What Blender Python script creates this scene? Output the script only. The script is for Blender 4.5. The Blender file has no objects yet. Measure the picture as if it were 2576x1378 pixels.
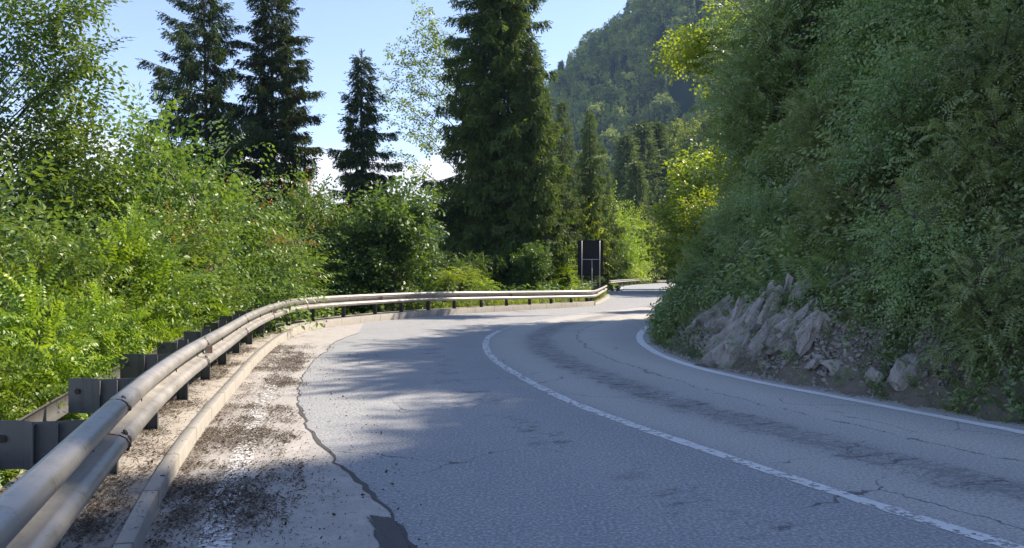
import bpy, bmesh, math, random
import numpy as np
from mathutils import Vector, Matrix, noise as mnoise

# ---------------------------------------------------------------- camera, sky, sun, exposure
SC = bpy.context.scene
COL = SC.collection
cam_data = bpy.data.cameras.new("camera")
cam = bpy.data.objects.new("camera", cam_data)
COL.objects.link(cam)
EYE = 1.5
F, HY, CX = 1983.0, 680.0, 1288.0          # focal length and horizon row of the photograph (2576 px wide)
cam.location = (0, 0, EYE)
cam.rotation_euler = (math.radians(90), 0, 0)
cam_data.sensor_width = 36
cam_data.lens = 36 * F / 2576
cam_data.shift_y = -(689 - HY) / 2576
cam_data.clip_start = 0.05
cam_data.clip_end = 6000
SC.camera = cam

SUN_EL, SUN_AZ = math.radians(43), math.radians(62)   # azimuth clockwise from the view direction (+Y)
world = bpy.data.worlds.new("World")
SC.world = world
world.use_nodes = True
wn, wl = world.node_tree.nodes, world.node_tree.links
wn.clear()
w_out = wn.new("ShaderNodeOutputWorld")
w_bg = wn.new("ShaderNodeBackground")
w_bg.inputs[1].default_value = 0.088
sky = wn.new("ShaderNodeTexSky")
sky.sky_type = 'NISHITA'
sky.sun_disc = False
sky.sun_elevation = SUN_EL
sky.sun_rotation = SUN_AZ
sky.altitude = 1600
sky.air_density = 1.0
sky.dust_density = 0.25
sky.ozone_density = 3.2
# low white cloud bank just above the far hills
tc = wn.new("ShaderNodeTexCoord")
sep = wn.new("ShaderNodeSeparateXYZ")
mp = wn.new("ShaderNodeMapping")
mp.inputs['Scale'].default_value = (5, 5, 9)
nz = wn.new("ShaderNodeTexNoise")
nz.inputs['Scale'].default_value = 1.3
nz.inputs['Detail'].default_value = 7
nz.inputs['Roughness'].default_value = 0.55
m1 = wn.new("ShaderNodeMath"); m1.operation = 'MULTIPLY_ADD'; m1.inputs[1].default_value = 0.20; m1.inputs[2].default_value = 0.055
m2 = wn.new("ShaderNodeMath"); m2.operation = 'SUBTRACT'
m3 = wn.new("ShaderNodeMapRange"); m3.interpolation_type = 'SMOOTHSTEP'
m3.inputs['From Min'].default_value = -0.012; m3.inputs['From Max'].default_value = 0.02
wmix = wn.new("ShaderNodeMixRGB")
wmix.inputs[2].default_value = (4.2, 4.25, 4.4, 1)
wl.new(tc.outputs['Generated'], sep.inputs[0]); wl.new(tc.outputs['Generated'], mp.inputs[0])
wl.new(mp.outputs[0], nz.inputs['Vector']); wl.new(nz.outputs['Fac'], m1.inputs[0])
wl.new(m1.outputs[0], m2.inputs[0]); wl.new(sep.outputs['Z'], m2.inputs[1])
wl.new(m2.outputs[0], m3.inputs['Value']); wl.new(m3.outputs[0], wmix.inputs[0])
wt = wn.new("ShaderNodeMixRGB"); wt.blend_type = 'MULTIPLY'; wt.inputs[0].default_value = 1; wt.inputs[2].default_value = (1.16, .95, .86, 1)
wl.new(sky.outputs[0], wt.inputs[1]); wl.new(wt.outputs[0], wmix.inputs[1]); wl.new(wmix.outputs[0], w_bg.inputs[0])
wl.new(w_bg.outputs[0], w_out.inputs[0])

sun_data = bpy.data.lights.new("sun", 'SUN')
sun_data.energy = 2.7
sun_data.angle = math.radians(0.53)
sun_data.color = (1.0, 0.86, 0.68)
sun = bpy.data.objects.new("sun", sun_data)
COL.objects.link(sun)
sd = Vector((math.sin(SUN_AZ) * math.cos(SUN_EL), math.cos(SUN_AZ) * math.cos(SUN_EL), math.sin(SUN_EL)))
sun.rotation_euler = sd.to_track_quat('Z', 'Y').to_euler()
sun.location = (30, 20, 60)

SC.view_settings.view_transform = 'Standard'
SC.view_settings.look = 'None'
SC.view_settings.exposure = 1.95
SC.view_settings.gamma = 1
SC.render.engine = 'CYCLES'
SC.cycles.use_denoising = True
SC.cycles.max_bounces = 6
SC.cycles.diffuse_bounces = 3
SC.cycles.glossy_bounces = 2
SC.cycles.transmission_bounces = 3
SC.cycles.transparent_max_bounces = 6
SC.cycles.volume_bounces = 0

# ---------------------------------------------------------------- helpers
RNG = np.random.default_rng(7)

def gp(px, py, z=0.0):
    """point of height z that the photograph shows at pixel (px, py)"""
    d = (EYE - z) * F / (py - HY)
    return ((px - CX) / F * d, d)

def tag(o, label=None, cat=None, group=None, kind=None):
    for k, v in (('label', label), ('category', cat), ('group', group), ('kind', kind)):
        if v: o[k] = v
    return o

def empty(name, loc, rz=0.0):
    o = bpy.data.objects.new(name, None)
    COL.objects.link(o)
    o.location = loc
    o.rotation_euler = (0, 0, rz)
    o.empty_display_size = 0.2
    return o

def mesh_obj(name, V, Fq, mat, parent=None, smooth=False, uv=None):
    """V (n,3) array, Fq (m,k) int array (quads or triangles)"""
    V = np.asarray(V, dtype=np.float32); Fq = np.asarray(Fq, dtype=np.int32)
    me = bpy.data.meshes.new(name)
    k = Fq.shape[1]
    me.vertices.add(len(V)); me.vertices.foreach_set('co', V.ravel())
    me.loops.add(Fq.size); me.loops.foreach_set('vertex_index', Fq.ravel())
    me.polygons.add(len(Fq))
    me.polygons.foreach_set('loop_start', np.arange(0, Fq.size, k, dtype=np.int32))
    if smooth: me.polygons.foreach_set('use_smooth', np.ones(len(Fq), dtype=bool))
    if uv is not None:
        l = me.uv_layers.new(name='UVMap')
        l.data.foreach_set('uv', np.asarray(uv, dtype=np.float32)[Fq.ravel()].ravel())
    me.update(calc_edges=True)
    me.materials.append(mat)
    o = bpy.data.objects.new(name, me)
    COL.objects.link(o)
    if parent: o.parent = parent
    return o

class MB:
    """collects boxes, tubes and sheets into one mesh"""
    def __init__(s): s.v = []; s.f = []; s.n = 0
    def add(s, V, Fl):
        s.v.extend([tuple(p) for p in V]); s.f.extend([tuple(i + s.n for i in f) for f in Fl]); s.n = len(s.v)
    def box(s, c, size, M=None):
        x, y, z = [a / 2 for a in size]
        V = [Vector((sx * x, sy * y, sz * z)) for sx in (-1, 1) for sy in (-1, 1) for sz in (-1, 1)]
        if M is not None: V = [M @ p for p in V]
        V = [p + Vector(c) for p in V]
        s.add(V, [(0, 1, 3, 2), (4, 6, 7, 5), (0, 4, 5, 1), (2, 3, 7, 6), (0, 2, 6, 4), (1, 5, 7, 3)])
    def tube(s, pts, radii, n=6, cap=True):
        pts = [Vector(p) for p in pts]
        V = []; ref = Vector((0, 0, 1))
        for i, p in enumerate(pts):
            t = (pts[min(i + 1, len(pts) - 1)] - pts[max(i - 1, 0)]).normalized()
            a = t.cross(ref)
            if a.length < 1e-3: a = t.cross(Vector((1, 0, 0)))
            a.normalize(); b = t.cross(a)
            for k in range(n):
                an = 2 * math.pi * k / n
                V.append(p + (a * math.cos(an) + b * math.sin(an)) * radii[i])
        Fl = [(i * n + k, i * n + (k + 1) % n, (i + 1) * n + (k + 1) % n, (i + 1) * n + k) for i in range(len(pts) - 1) for k in range(n)]
        if cap: Fl += [tuple(range(n))[::-1], tuple((len(pts) - 1) * n + k for k in range(n))]
        s.add(V, Fl)
    def build(s, name, mat, parent=None, smooth=False, bevel=0):
        me = bpy.data.meshes.new(name)
        me.from_pydata(s.v, [], s.f)
        me.update(); me.materials.append(mat)
        if smooth: me.polygons.foreach_set('use_smooth', np.ones(len(me.polygons), dtype=bool))
        o = bpy.data.objects.new(name, me)
        COL.objects.link(o)
        if parent: o.parent = parent
        if bevel:
            b = o.modifiers.new('bevel', 'BEVEL'); b.width = bevel; b.segments = 2; b.limit_method = 'ANGLE'
        return o

def copy_tree(o, parent=None):
    c = o.copy(); COL.objects.link(c); c.parent = parent
    for ch in list(o.children): copy_tree(ch, c)
    return c

# ---------------------------------------------------------------- materials
def mat_new(name):
    m = bpy.data.materials.new(name); m.use_nodes = True
    nt = m.node_tree; nt.nodes.clear()
    out = nt.nodes.new('ShaderNodeOutputMaterial')
    return m, nt.nodes, nt.links, out

class NG:
    """small node builder"""
    def __init__(s, N, L): s.N = N; s.L = L
    def node(s, t, **kw):
        n = s.N.new(t)
        for k, v in kw.items():
            if k.startswith('i_'):
                key = k[2:]
                key = int(key) if key.isdigit() else key.replace('_', ' ')
                s.put(n.inputs[key], v)
            else: setattr(n, k, v)
        return n
    def put(s, sock, v):
        if isinstance(v, bpy.types.NodeSocket): s.L.new(v, sock)
        elif isinstance(v, bpy.types.Node): s.L.new(v.outputs[0], sock)
        else: sock.default_value = v
    def math(s, op, a, b=0.0, c=0.0, clamp=False):
        n = s.N.new('ShaderNodeMath'); n.operation = op; n.use_clamp = clamp
        s.put(n.inputs[0], a); s.put(n.inputs[1], b); s.put(n.inputs[2], c)
        return n.outputs[0]
    def noise(s, vec, scale, detail=3, rough=0.55, dist=0.0):
        n = s.N.new('ShaderNodeTexNoise')
        if vec is not None: s.L.new(vec, n.inputs['Vector'])
        n.inputs['Scale'].default_value = scale; n.inputs['Detail'].default_value = detail
        n.inputs['Roughness'].default_value = rough; n.inputs['Distortion'].default_value = dist
        return n
    def mix(s, fac, a, b, bt='MIX'):
        n = s.N.new('ShaderNodeMixRGB'); n.blend_type = bt
        s.put(n.inputs[0], fac)
        for i, v in ((1, a), (2, b)):
            if isinstance(v, tuple) and len(v) == 3: v = (*v, 1)
            s.put(n.inputs[i], v)
        return n.outputs[0]
    def ramp(s, fac, lo, hi, a=0.0, b=1.0):
        n = s.N.new('ShaderNodeMapRange'); n.interpolation_type = 'SMOOTHSTEP'
        s.put(n.inputs['Value'], fac); n.inputs['From Min'].default_value = lo; n.inputs['From Max'].default_value = hi
        n.inputs['To Min'].default_value = a; n.inputs['To Max'].default_value = b
        return n.outputs[0]
    def mapping(s, vec, scale=(1, 1, 1), rot=(0, 0, 0)):
        n = s.N.new('ShaderNodeMapping'); s.L.new(vec, n.inputs[0])
        n.inputs['Scale'].default_value = scale; n.inputs['Rotation'].default_value = rot
        return n.outputs[0]
    def bump(s, h, strength=0.3, dist=0.01):
        n = s.N.new('ShaderNodeBump'); s.put(n.inputs['Height'], h)
        n.inputs['Strength'].default_value = strength; n.inputs['Distance'].default_value = dist
        return n.outputs[0]

def principled(g, out, color, rough=0.7, metal=0.0, normal=None, spec=0.5):
    p = g.N.new('ShaderNodeBsdfPrincipled')
    if isinstance(color, tuple) and len(color) == 3: color = (*color, 1)
    g.put(p.inputs['Base Color'], color); g.put(p.inputs['Roughness'], rough); g.put(p.inputs['Metallic'], metal)
    p.inputs['Specular IOR Level'].default_value = spec
    if normal is not None: g.L.new(normal, p.inputs['Normal'])
    if out is not None: g.L.new(p.outputs[0], out.inputs[0])
    return p

def leaf_mat(name, c1, c2, trans=0.4, tc=None, rough=0.42, spec=0.5, ns=0.9, contrast=.45):
    """two-tone leaves, each its own tone, thin enough for light to shine through"""
    m, N, L, out = mat_new(name); g = NG(N, L)
    geo = N.new('ShaderNodeNewGeometry')
    oi = N.new('ShaderNodeObjectInfo')
    co = N.new('ShaderNodeTexCoord')
    n1 = g.noise(co.outputs['Object'], ns, 2)
    f = g.math('ADD', g.math('MULTIPLY', geo.outputs['Random Per Island'], 1 - contrast), g.ramp(n1.outputs[0], 0.35, 0.65, 0, contrast))
    col = g.mix(f, c1, c2)
    hs = N.new('ShaderNodeHueSaturation')
    g.put(hs.inputs['Hue'], g.math('MULTIPLY_ADD', g.math('FRACT', g.math('MULTIPLY', oi.outputs['Random'], 7.3)), 0.018, 0.491))
    g.put(hs.inputs['Value'], g.math('MULTIPLY_ADD', oi.outputs['Random'], 0.42, 0.80))
    hs.inputs['Color'].default_value = (1, 1, 1, 1); L.new(col, hs.inputs['Color'])
    col = hs.outputs[0]
    p = principled(g, None, col, rough, spec=spec)
    t = N.new('ShaderNodeBsdfTranslucent')
    tcol = g.mix(1.0, col, (*(tc or (1.6, 1.5, 0.55)), 1), 'MULTIPLY')
    L.new(tcol, t.inputs[0])
    mx = N.new('ShaderNodeMixShader'); mx.inputs[0].default_value = trans
    L.new(p.outputs[0], mx.inputs[1]); L.new(t.outputs[0], mx.inputs[2]); L.new(mx.outputs[0], out.inputs[0])
    return m

def bark_mat(name, c1, c2):
    m, N, L, out = mat_new(name); g = NG(N, L)
    co = N.new('ShaderNodeTexCoord')
    n = g.noise(g.mapping(co.outputs['Object'], (1, 1, 0.18)), 14, 5)
    principled(g, out, g.mix(n.outputs[0], c1, c2), 0.9, normal=g.bump(n.outputs[0], 0.6, 0.02))
    return m

M = {}
M['leaf_hornbeam'] = leaf_mat('leaf_hornbeam', (.08, .15, .03), (.18, .28, .06), .42)
M['leaf_locust'] = leaf_mat('leaf_locust', (.08, .17, .02), (.26, .37, .04), .38)
M['leaf_hazel'] = leaf_mat('leaf_hazel', (.06, .125, .028), (.19, .28, .06), .34)
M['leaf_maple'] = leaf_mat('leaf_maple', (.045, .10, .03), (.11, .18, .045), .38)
M['leaf_bright'] = leaf_mat('leaf_bright', (.145, .235, .03), (.30, .37, .045), .46, (1.5, 1.5, .5))
M['leaf_reddish'] = leaf_mat('leaf_reddish', (.26, .09, .03), (.30, .16, .04), .45, (1.3, 1.0, .6))
M['leaf_shade'] = leaf_mat('leaf_shade', (.12, .20, .08), (.29, .38, .16), .32, (1.3, 1.4, .7))
M['leaf_fern'] = leaf_mat('leaf_fern', (.13, .22, .075), (.29, .37, .14), .35, (1.3, 1.4, .7))
M['leaf_olive'] = leaf_mat('leaf_olive', (.14, .19, .075), (.30, .36, .15), .3, (1.3, 1.4, .7))
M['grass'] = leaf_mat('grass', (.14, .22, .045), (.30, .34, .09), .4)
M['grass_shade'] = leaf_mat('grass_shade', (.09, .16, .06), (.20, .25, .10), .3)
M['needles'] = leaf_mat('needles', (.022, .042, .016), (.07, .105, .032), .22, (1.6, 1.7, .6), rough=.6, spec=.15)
M['needles_mid'] = leaf_mat('needles_mid', (.04, .075, .025), (.15, .21, .05), .3, (1.7, 1.8, .6), rough=.6, spec=.15)  # lighter copy of the needles: sunlight put into the huge spruce's colour
M['needles_far'] = leaf_mat('needles_far', (.055, .09, .03), (.14, .19, .055), .28, (1.5, 1.5, .7), rough=.6, spec=.2)  # pale needles of far spruces; also sunlight put into the flank spruce's colour
M['forest_far'] = leaf_mat('forest_far', (.03, .075, .03), (.34, .42, .10), .3, (1.5, 1.5, .7), rough=.7, spec=.2, ns=.11, contrast=.75)  # light second tone paints sunlit crowns into the far forest
M['dry_stems'] = leaf_mat('dry_stems', (.11, .085, .06), (.2, .16, .11), .1, (1, 1, 1), rough=.8, spec=.2)
M['bark'] = bark_mat('bark', (.035, .028, .022), (.11, .09, .07))
M['bark_pale'] = bark_mat('bark_pale', (.12, .11, .09), (.26, .24, .2))
HAZE = 0.0002
# ---------------------------------------------------------------- the lines that shape the place
def road_z(y):
    return -np.maximum(0.0, np.asarray(y, float) - 42) * 0.0065

def smooth(pts, step=0.35, win=5):
    P = np.array(pts, float)
    s = np.r_[0, np.cumsum(np.linalg.norm(np.diff(P, axis=0), axis=1))]
    n = max(8, int(s[-1] / step)); t = np.linspace(0, s[-1], n)
    Q = np.c_[np.interp(t, s, P[:, 0]), np.interp(t, s, P[:, 1])]
    for _ in range(win):
        R = Q.copy(); R[1:-1] = .25 * Q[:-2] + .5 * Q[1:-1] + .25 * Q[2:]; Q = R
    return Q

def normals(P):
    T = np.gradient(P, axis=0); T /= np.linalg.norm(T, axis=1)[:, None]
    return np.c_[T[:, 1], -T[:, 0]]               # to the right of travel

def offset(P, d):
    return P + normals(P) * (np.asarray(d).reshape(-1, 1) if np.ndim(d) else d)

def arclen(P):
    return np.r_[0, np.cumsum(np.linalg.norm(np.diff(P, axis=0), axis=1))]

def path_dist(X, Y, P):
    """signed distance (right of travel positive) and arc length of the nearest point of path P"""
    X = np.asarray(X, float); sh = X.shape; X = X.ravel(); Y = np.asarray(Y, float).ravel()
    A = P[:-1]; D = P[1:] - A; L2 = (D ** 2).sum(1); S = arclen(P)
    out = np.empty(len(X)); arc = np.empty(len(X))
    for i in range(0, len(X), 4000):
        x = X[i:i + 4000, None]; y = Y[i:i + 4000, None]
        t = np.clip(((x - A[:, 0]) * D[:, 0] + (y - A[:, 1]) * D[:, 1]) / L2, 0, 1)
        dx = x - A[:, 0] - t * D[:, 0]; dy = y - A[:, 1] - t * D[:, 1]
        d2 = dx * dx + dy * dy; k = d2.argmin(1); r = np.arange(len(k))
        sg = np.sign(dx[r, k] * D[k, 1] - dy[r, k] * D[k, 0]); sg[sg == 0] = 1
        out[i:i + 4000] = np.sqrt(d2[r, k]) * sg
        arc[i:i + 4000] = S[k] + t[r, k] * np.sqrt(L2[k])
    return out.reshape(sh), arc.reshape(sh)

kerb_px = [(356, 1377), (390, 1294), (445, 1190), (498, 1106), (545, 1043), (600, 975), (650, 912), (697, 870), (749, 838), (811, 824),
           (906, 812), (1037, 799), (1168, 789), (1325, 780), (1472, 771), (1498, 768)]
kerb_near = [gp(*p) for p in kerb_px]
left_far = [(4.4, 38), (5.3, 43), (6.2, 50), (7.5, 61), (11.2, 85), (17, 108), (24.5, 130), (34, 152), (46, 172)]
back = [(1.35, -6), (0.35, -3), (-0.62, 0)]
KERB = smooth(back + kerb_near, .3, 6)
LEFT = smooth(back + kerb_near + left_far, .5, 6)
center_px = [(2545, 1373), (2320, 1310), (2126, 1247), (1916, 1179), (1744, 1121), (1587, 1069), (1430, 1011), (1325, 956), (1257, 917),
             (1228, 891), (1220, 865), (1228, 846), (1273, 825), (1325, 812), (1404, 798), (1482, 786), (1600, 775), (1694, 766)]
CENTER = smooth([(7.9, -6), (4.85, 0)] + [gp(*p) for p in center_px] + [(8.9, 40), (10.6, 48), (12.4, 60), (15.8, 82), (21.5, 105), (28.5, 127), (38, 149), (50, 169)], .35, 5)
edge_px = [(2576, 1089), (2441, 1061), (2283, 1035), (2126, 1001), (1969, 975), (1838, 946), (1733, 920), (1654, 891), (1612, 862), (1607, 844), (1623, 825), (1644, 815)]
right_tail = [(6.2, 26.5), (8.6, 30), (11.0, 34.5), (13.4, 41), (14.6, 48), (16.2, 60), (19.6, 82), (25.2, 103), (32, 124), (42, 146), (54, 166)]
EDGE = smooth([(10.5, -6), (7.7, 0.6)] + [gp(*p) for p in edge_px] + right_tail, .35, 5)
RIGHT = offset(EDGE, 0.33)
seam_px = [(1026, 1377), (984, 1305), (942, 1242), (895, 1195), (843, 1153), (801, 1112), (768, 1060), (757, 1020), (758, 980), (781, 927), (797, 896), (828, 865), (900, 838)]
SEAM = smooth([(.45, 0.5), (-.2, 2.6)] + [gp(*p) for p in seam_px], .12, 2)

def sstep(a, b, x):
    t = np.clip((np.asarray(x, float) - a) / (b - a), 0, 1); return t * t * (3 - 2 * t)

_nk = RNG.normal(size=(28, 2)); _np_ = RNG.uniform(0, 6.28, 28)
def bumps(x, y, wl=3.0):
    """smooth random relief, about -1..1, wavelength wl metres"""
    v = 0
    for i in range(14):
        k = _nk[i] * 2.2 / wl
        v = v + np.sin(k[0] * x + k[1] * y + _np_[i])
    return v / 5.0

def height(x, y):
    x = np.asarray(x, float); y = np.asarray(y, float)
    sl = -path_dist(x, y, LEFT)[0]           # outward of the valley-side edge
    sr = path_dist(x, y, RIGHT)[0]           # outward of the hill-side edge
    base = road_z(y) - 0.06
    # valley side: drops at once beyond the parapet, a grassy shelf further on
    near = -0.12 - 0.72 * np.maximum(0, sl - 1.05)
    shelf = 0.03 + np.minimum(0, 0) - 0.45 * np.maximum(0, sl - 9.0) - .03 * np.maximum(0, sl - 1)
    w = sstep(25, 32, y)
    zl = near * (1 - w) + (shelf + road_z(y)) * w
    zl = np.where(zl < -14, -14 + (zl + 14) * 0.35, zl)
    zl = np.maximum(zl, -70) + bumps(x, y, 5) * 0.12 * sstep(1.2, 3, sl)
    # hill side
    Hh = 30 - 21 * sstep(21, 33, y) + 45 * sstep(120, 230, y)
    sx = np.maximum(0, sr - 0.12)
    zr_ = 0.04 + Hh * (1 - np.exp(-1.32 * sx / Hh)) + bumps(x, y, 3.2) * 0.75 * sstep(.4, 2, sr) + bumps(x, y, .9) * .06 * sstep(.2, 1, sr)
    zr_ = zr_ + road_z(y) * 1.0
    z = np.where(sl > 0, base + (zl - base) * sstep(0, .45, sl), base)
    z = np.where(sr > 0, base + (zr_ - base) * sstep(0, .3, sr), z)
    # wooded rise behind the far bend
    z = z + 50 * np.exp(-(((x - 62) / 34) ** 2 + ((y - 215) / 42) ** 2) / 2) * sstep(6, 30, np.abs(np.where(sr > 0, sr, sl)))
    # far mountain and the hills over the valley
    P = np.interp(x, [-120, -60, -30, 0, 12, 24, 31, 47, 66, 83, 112, 200, 320, 700], [-20, 0, 30, 72, 92, 108, 120, 138, 148, 164, 192, 212, 215, 215])
    rough = 1 + .05 * bumps(x, y, 60)
    mt = P * sstep(300, 545, y + .25 * np.maximum(0, 80 - x) * 0) * rough * (1 - .5 * sstep(620, 1200, y))
    z = np.where(y > 300, np.maximum(z, -60 * (1 - sstep(300, 420, y)) + mt) * 1.0, z)
    left_hills = (120 * np.exp(-((y - 1180) / 170) ** 2) * (0.75 + .35 * np.sin(x * .006 + 1) + .12 * np.sin(x * .021))) * sstep(150, -100, x)
    z = z + left_hills
    return z

# ---------------------------------------------------------------- ground
def axis(a, b, step, lo, hi, grow):
    mid = list(np.arange(a, b + 1e-6, step))
    s = step; v = mid[-1]; up = []
    while v < hi: s *= grow; v += s; up.append(v)
    s = step; v = mid[0]; dn = []
    while v > lo: s *= grow; v -= s; dn.append(v)
    return np.array(dn[::-1] + mid + up)

m, N, L, out = mat_new('ground_soil'); g = NG(N, L)
co = N.new('ShaderNodeTexCoord'); ob = co.outputs['Object']
n1 = g.noise(ob, .35, 5); n2 = g.noise(ob, 9, 6, .65)
soil = g.mix(n2.outputs[0], (.085, .07, .055), (.27, .235, .19))
moss = g.mix(n2.outputs[0], (.03, .055, .02), (.08, .11, .04))
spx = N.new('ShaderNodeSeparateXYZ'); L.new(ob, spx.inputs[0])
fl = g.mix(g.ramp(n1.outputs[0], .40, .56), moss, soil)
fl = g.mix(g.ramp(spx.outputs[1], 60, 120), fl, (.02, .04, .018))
principled(g, out, fl, .95, normal=g.bump(n2.outputs[0], .7, .05), spec=.2)
M['soil'] = m

ax = axis(-9, 17, .36, -1500, 1500, 1.09)
ay = axis(-3, 42, .40, -420, 1600, 1.075)
GX, GY = np.meshgrid(ax, ay)
GZ = height(GX, GY)
nx, ny = len(ax), len(ay)
idx = np.arange(nx * ny).reshape(ny, nx)
Fq = np.stack([idx[:-1, :-1], idx[:-1, 1:], idx[1:, 1:], idx[1:, :-1]], -1).reshape(-1, 4)
tag(mesh_obj('ground', np.c_[GX.ravel(), GY.ravel(), GZ.ravel()], Fq, M['soil'], smooth=True), kind='structure')

# ---------------------------------------------------------------- road surface
m, N, L, out = mat_new('asphalt'); g = NG(N, L)
uvn = N.new('ShaderNodeUVMap'); co = N.new('ShaderNodeTexCoord'); ob = co.outputs['Object']
sp = N.new('ShaderNodeSeparateXYZ'); L.new(uvn.outputs[0], sp.inputs[0]); U = sp.outputs[0]; Vv = sp.outputs[1]
fine = g.noise(ob, 42, 4, .8); mid = g.noise(ob, 3.2, 6, .6); big = g.noise(ob, .45, 4, .55)
vor = N.new('ShaderNodeTexVoronoi'); L.new(ob, vor.inputs['Vector']); vor.inputs['Scale'].default_value = 95
base = g.mix(big.outputs[0], (.215, .226, .25), (.285, .295, .315))
base = g.mix(g.ramp(g.math('ADD', U, g.math('MULTIPLY', big.outputs[0], .3)), -.1, .45), base, g.mix(big.outputs[0], (.33, .32, .31), (.42, .405, .385)))
base = g.mix(g.ramp(mid.outputs[0], .35, .7, 0, .3), base, (.40, .39, .385))
# wheel tracks: polished and paler
def band(c, w):
    return g.math('POWER', 2.718, g.math('MULTIPLY', g.math('POWER', g.math('ABSOLUTE', g.math('DIVIDE', g.math('SUBTRACT', U, c), w)), 2.0), -1.0))
base = g.mix(g.math('MULTIPLY', band(2.25, .42), .8), base, (.50, .475, .44))
base = g.mix(g.math('MULTIPLY', band(.45, .3), .45), base, (.46, .445, .42))
base = g.mix(g.math('MULTIPLY', band(-1.0, .5), .22), base, (.42, .41, .40))
# stones in the binder
stone = g.ramp(vor.outputs['Color'], .0, 1.0)
base = g.mix(g.math('MULTIPLY', g.ramp(fine.outputs[0], .51, .62), .6), base, (.56, .61, .60))
base = g.mix(g.math('MULTIPLY', g.ramp(fine.outputs[0], .50, .38), .65), base, (.14, .145, .155))
# alligator cracking in the inner wheel track: short strokes across the road
wob = g.noise(ob, 1.7, 4, .6)
vadd = N.new('ShaderNodeVectorMath'); vadd.operation = 'MULTIPLY_ADD'
L.new(wob.outputs['Color'], vadd.inputs[0]); vadd.inputs[1].default_value = (.5, .5, 0); L.new(uvn.outputs[0], vadd.inputs[2])
def cracks(scale, width, sx=1.0, sy=1.0):
    v = N.new('ShaderNodeTexVoronoi'); v.feature = 'DISTANCE_TO_EDGE'
    L.new(g.mapping(vadd.outputs[0], (sx, sy, 1)), v.inputs['Vector']); v.inputs['Scale'].default_value = scale
    return g.ramp(v.outputs['Distance'], width, width * .35)
c1 = cracks(9.5, .13, .7, 1.2); c2 = cracks(.62, .0062)
n_mask = g.noise(ob, 2.3, 5, .65)
b1 = g.math('ADD', band(1.12, .42), g.math('MULTIPLY', band(-1.0, .55), .62))
stk = g.noise(g.mapping(vadd.outputs[0], (2.0, 8.5, 1)), 1.0, 5, .72)
c1 = g.math('MAXIMUM', g.math('MULTIPLY', c1, .45), g.ramp(stk.outputs[0], .535, .60))
k1 = g.math('MULTIPLY', c1, g.ramp(g.math('ADD', g.math('MULTIPLY', b1, .62), n_mask.outputs[0]), .80, 1.02))
k2 = g.math('MULTIPLY', c2, g.ramp(g.noise(ob, .6, 3).outputs[0], .50, .58))
wn1 = g.noise(ob, 2.2, 5, .7)
k3 = g.ramp(g.math('ABSOLUTE', g.math('SUBTRACT', U, g.math('MULTIPLY_ADD', wn1.outputs[0], .5, 1.72))), .022, .006)
k3 = g.math('MULTIPLY', k3, g.ramp(n_mask.outputs[0], .38, .5))
dk = g.math('MULTIPLY', g.ramp(g.math('ADD', g.math('MULTIPLY', band(1.12, .5), .5), g.noise(ob, 1.4, 6, .75).outputs[0]), .72, 1.15), .42)
base = g.mix(dk, base, (.13, .135, .15))
kk = g.math('MAXIMUM', g.math('MAXIMUM', k1, k2), k3)
base = g.mix(g.math('MULTIPLY', kk, .8), base, (.07, .073, .08))
hgt = g.math('SUBTRACT', g.math('MULTIPLY', fine.outputs[0], .6), g.math('MULTIPLY', kk, 1.4))
principled(g, out, base, g.ramp(mid.outputs[0], .3, .7, .72, .9), normal=g.bump(hgt, .22, .006), spec=.35)
M['asphalt'] = m

rx = axis(-7, 9, .25, -9, 62, 1.03); ry = axis(-5, 30, .3, -8, 176, 1.03)
RX, RY = np.meshgrid(rx, ry)
a, _ = path_dist(RX, RY, LEFT); b, _ = path_dist(RX, RY, RIGHT)
ok = (a > -.42) & (b < .40)
nx, ny = len(rx), len(ry); idx = np.arange(nx * ny).reshape(ny, nx)
cell = ok[:-1, :-1] & ok[:-1, 1:] & ok[1:, 1:] & ok[1:, :-1]
Fq = np.stack([idx[:-1, :-1], idx[:-1, 1:], idx[1:, 1:], idx[1:, :-1]], -1)[cell]
u, v = path_dist(RX, RY, CENTER)
tag(mesh_obj('road', np.c_[RX.ravel(), RY.ravel(), road_z(RY).ravel()], Fq, M['asphalt'], uv=np.c_[u.ravel(), v.ravel()]), kind='structure')

def sheet(name, A, B, z, mat, n=6, kind='structure', jag=0.0):
    """a strip between two paths, resampled to the same number of points"""
    k = max(len(A), len(B)); t = np.linspace(0, 1, k)
    def rs(P):
        s = arclen(P); return np.c_[np.interp(t * s[-1], s, P[:, 0]), np.interp(t * s[-1], s, P[:, 1])]
    A = rs(A); B = rs(B)
    W = np.linspace(0, 1, n + 1)
    P = A[:, None] * (1 - W)[None, :, None] + B[:, None] * W[None, :, None]
    Z = road_z(P[..., 1]) + z
    s = arclen(A)
    wid = np.linalg.norm(B - A, axis=1)
    uv = np.stack([wid[:, None] * W[None], np.repeat(s[:, None], n + 1, 1)], -1)
    idx = np.arange(k * (n + 1)).reshape(k, n + 1)
    Fq = np.stack([idx[:-1, :-1], idx[:-1, 1:], idx[1:, 1:], idx[1:, :-1]], -1).reshape(-1, 4)
    return tag(mesh_obj(name, np.c_[P.reshape(-1, 2), Z.ravel()], Fq, mat, uv=uv.reshape(-1, 2)), kind=kind)

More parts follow.
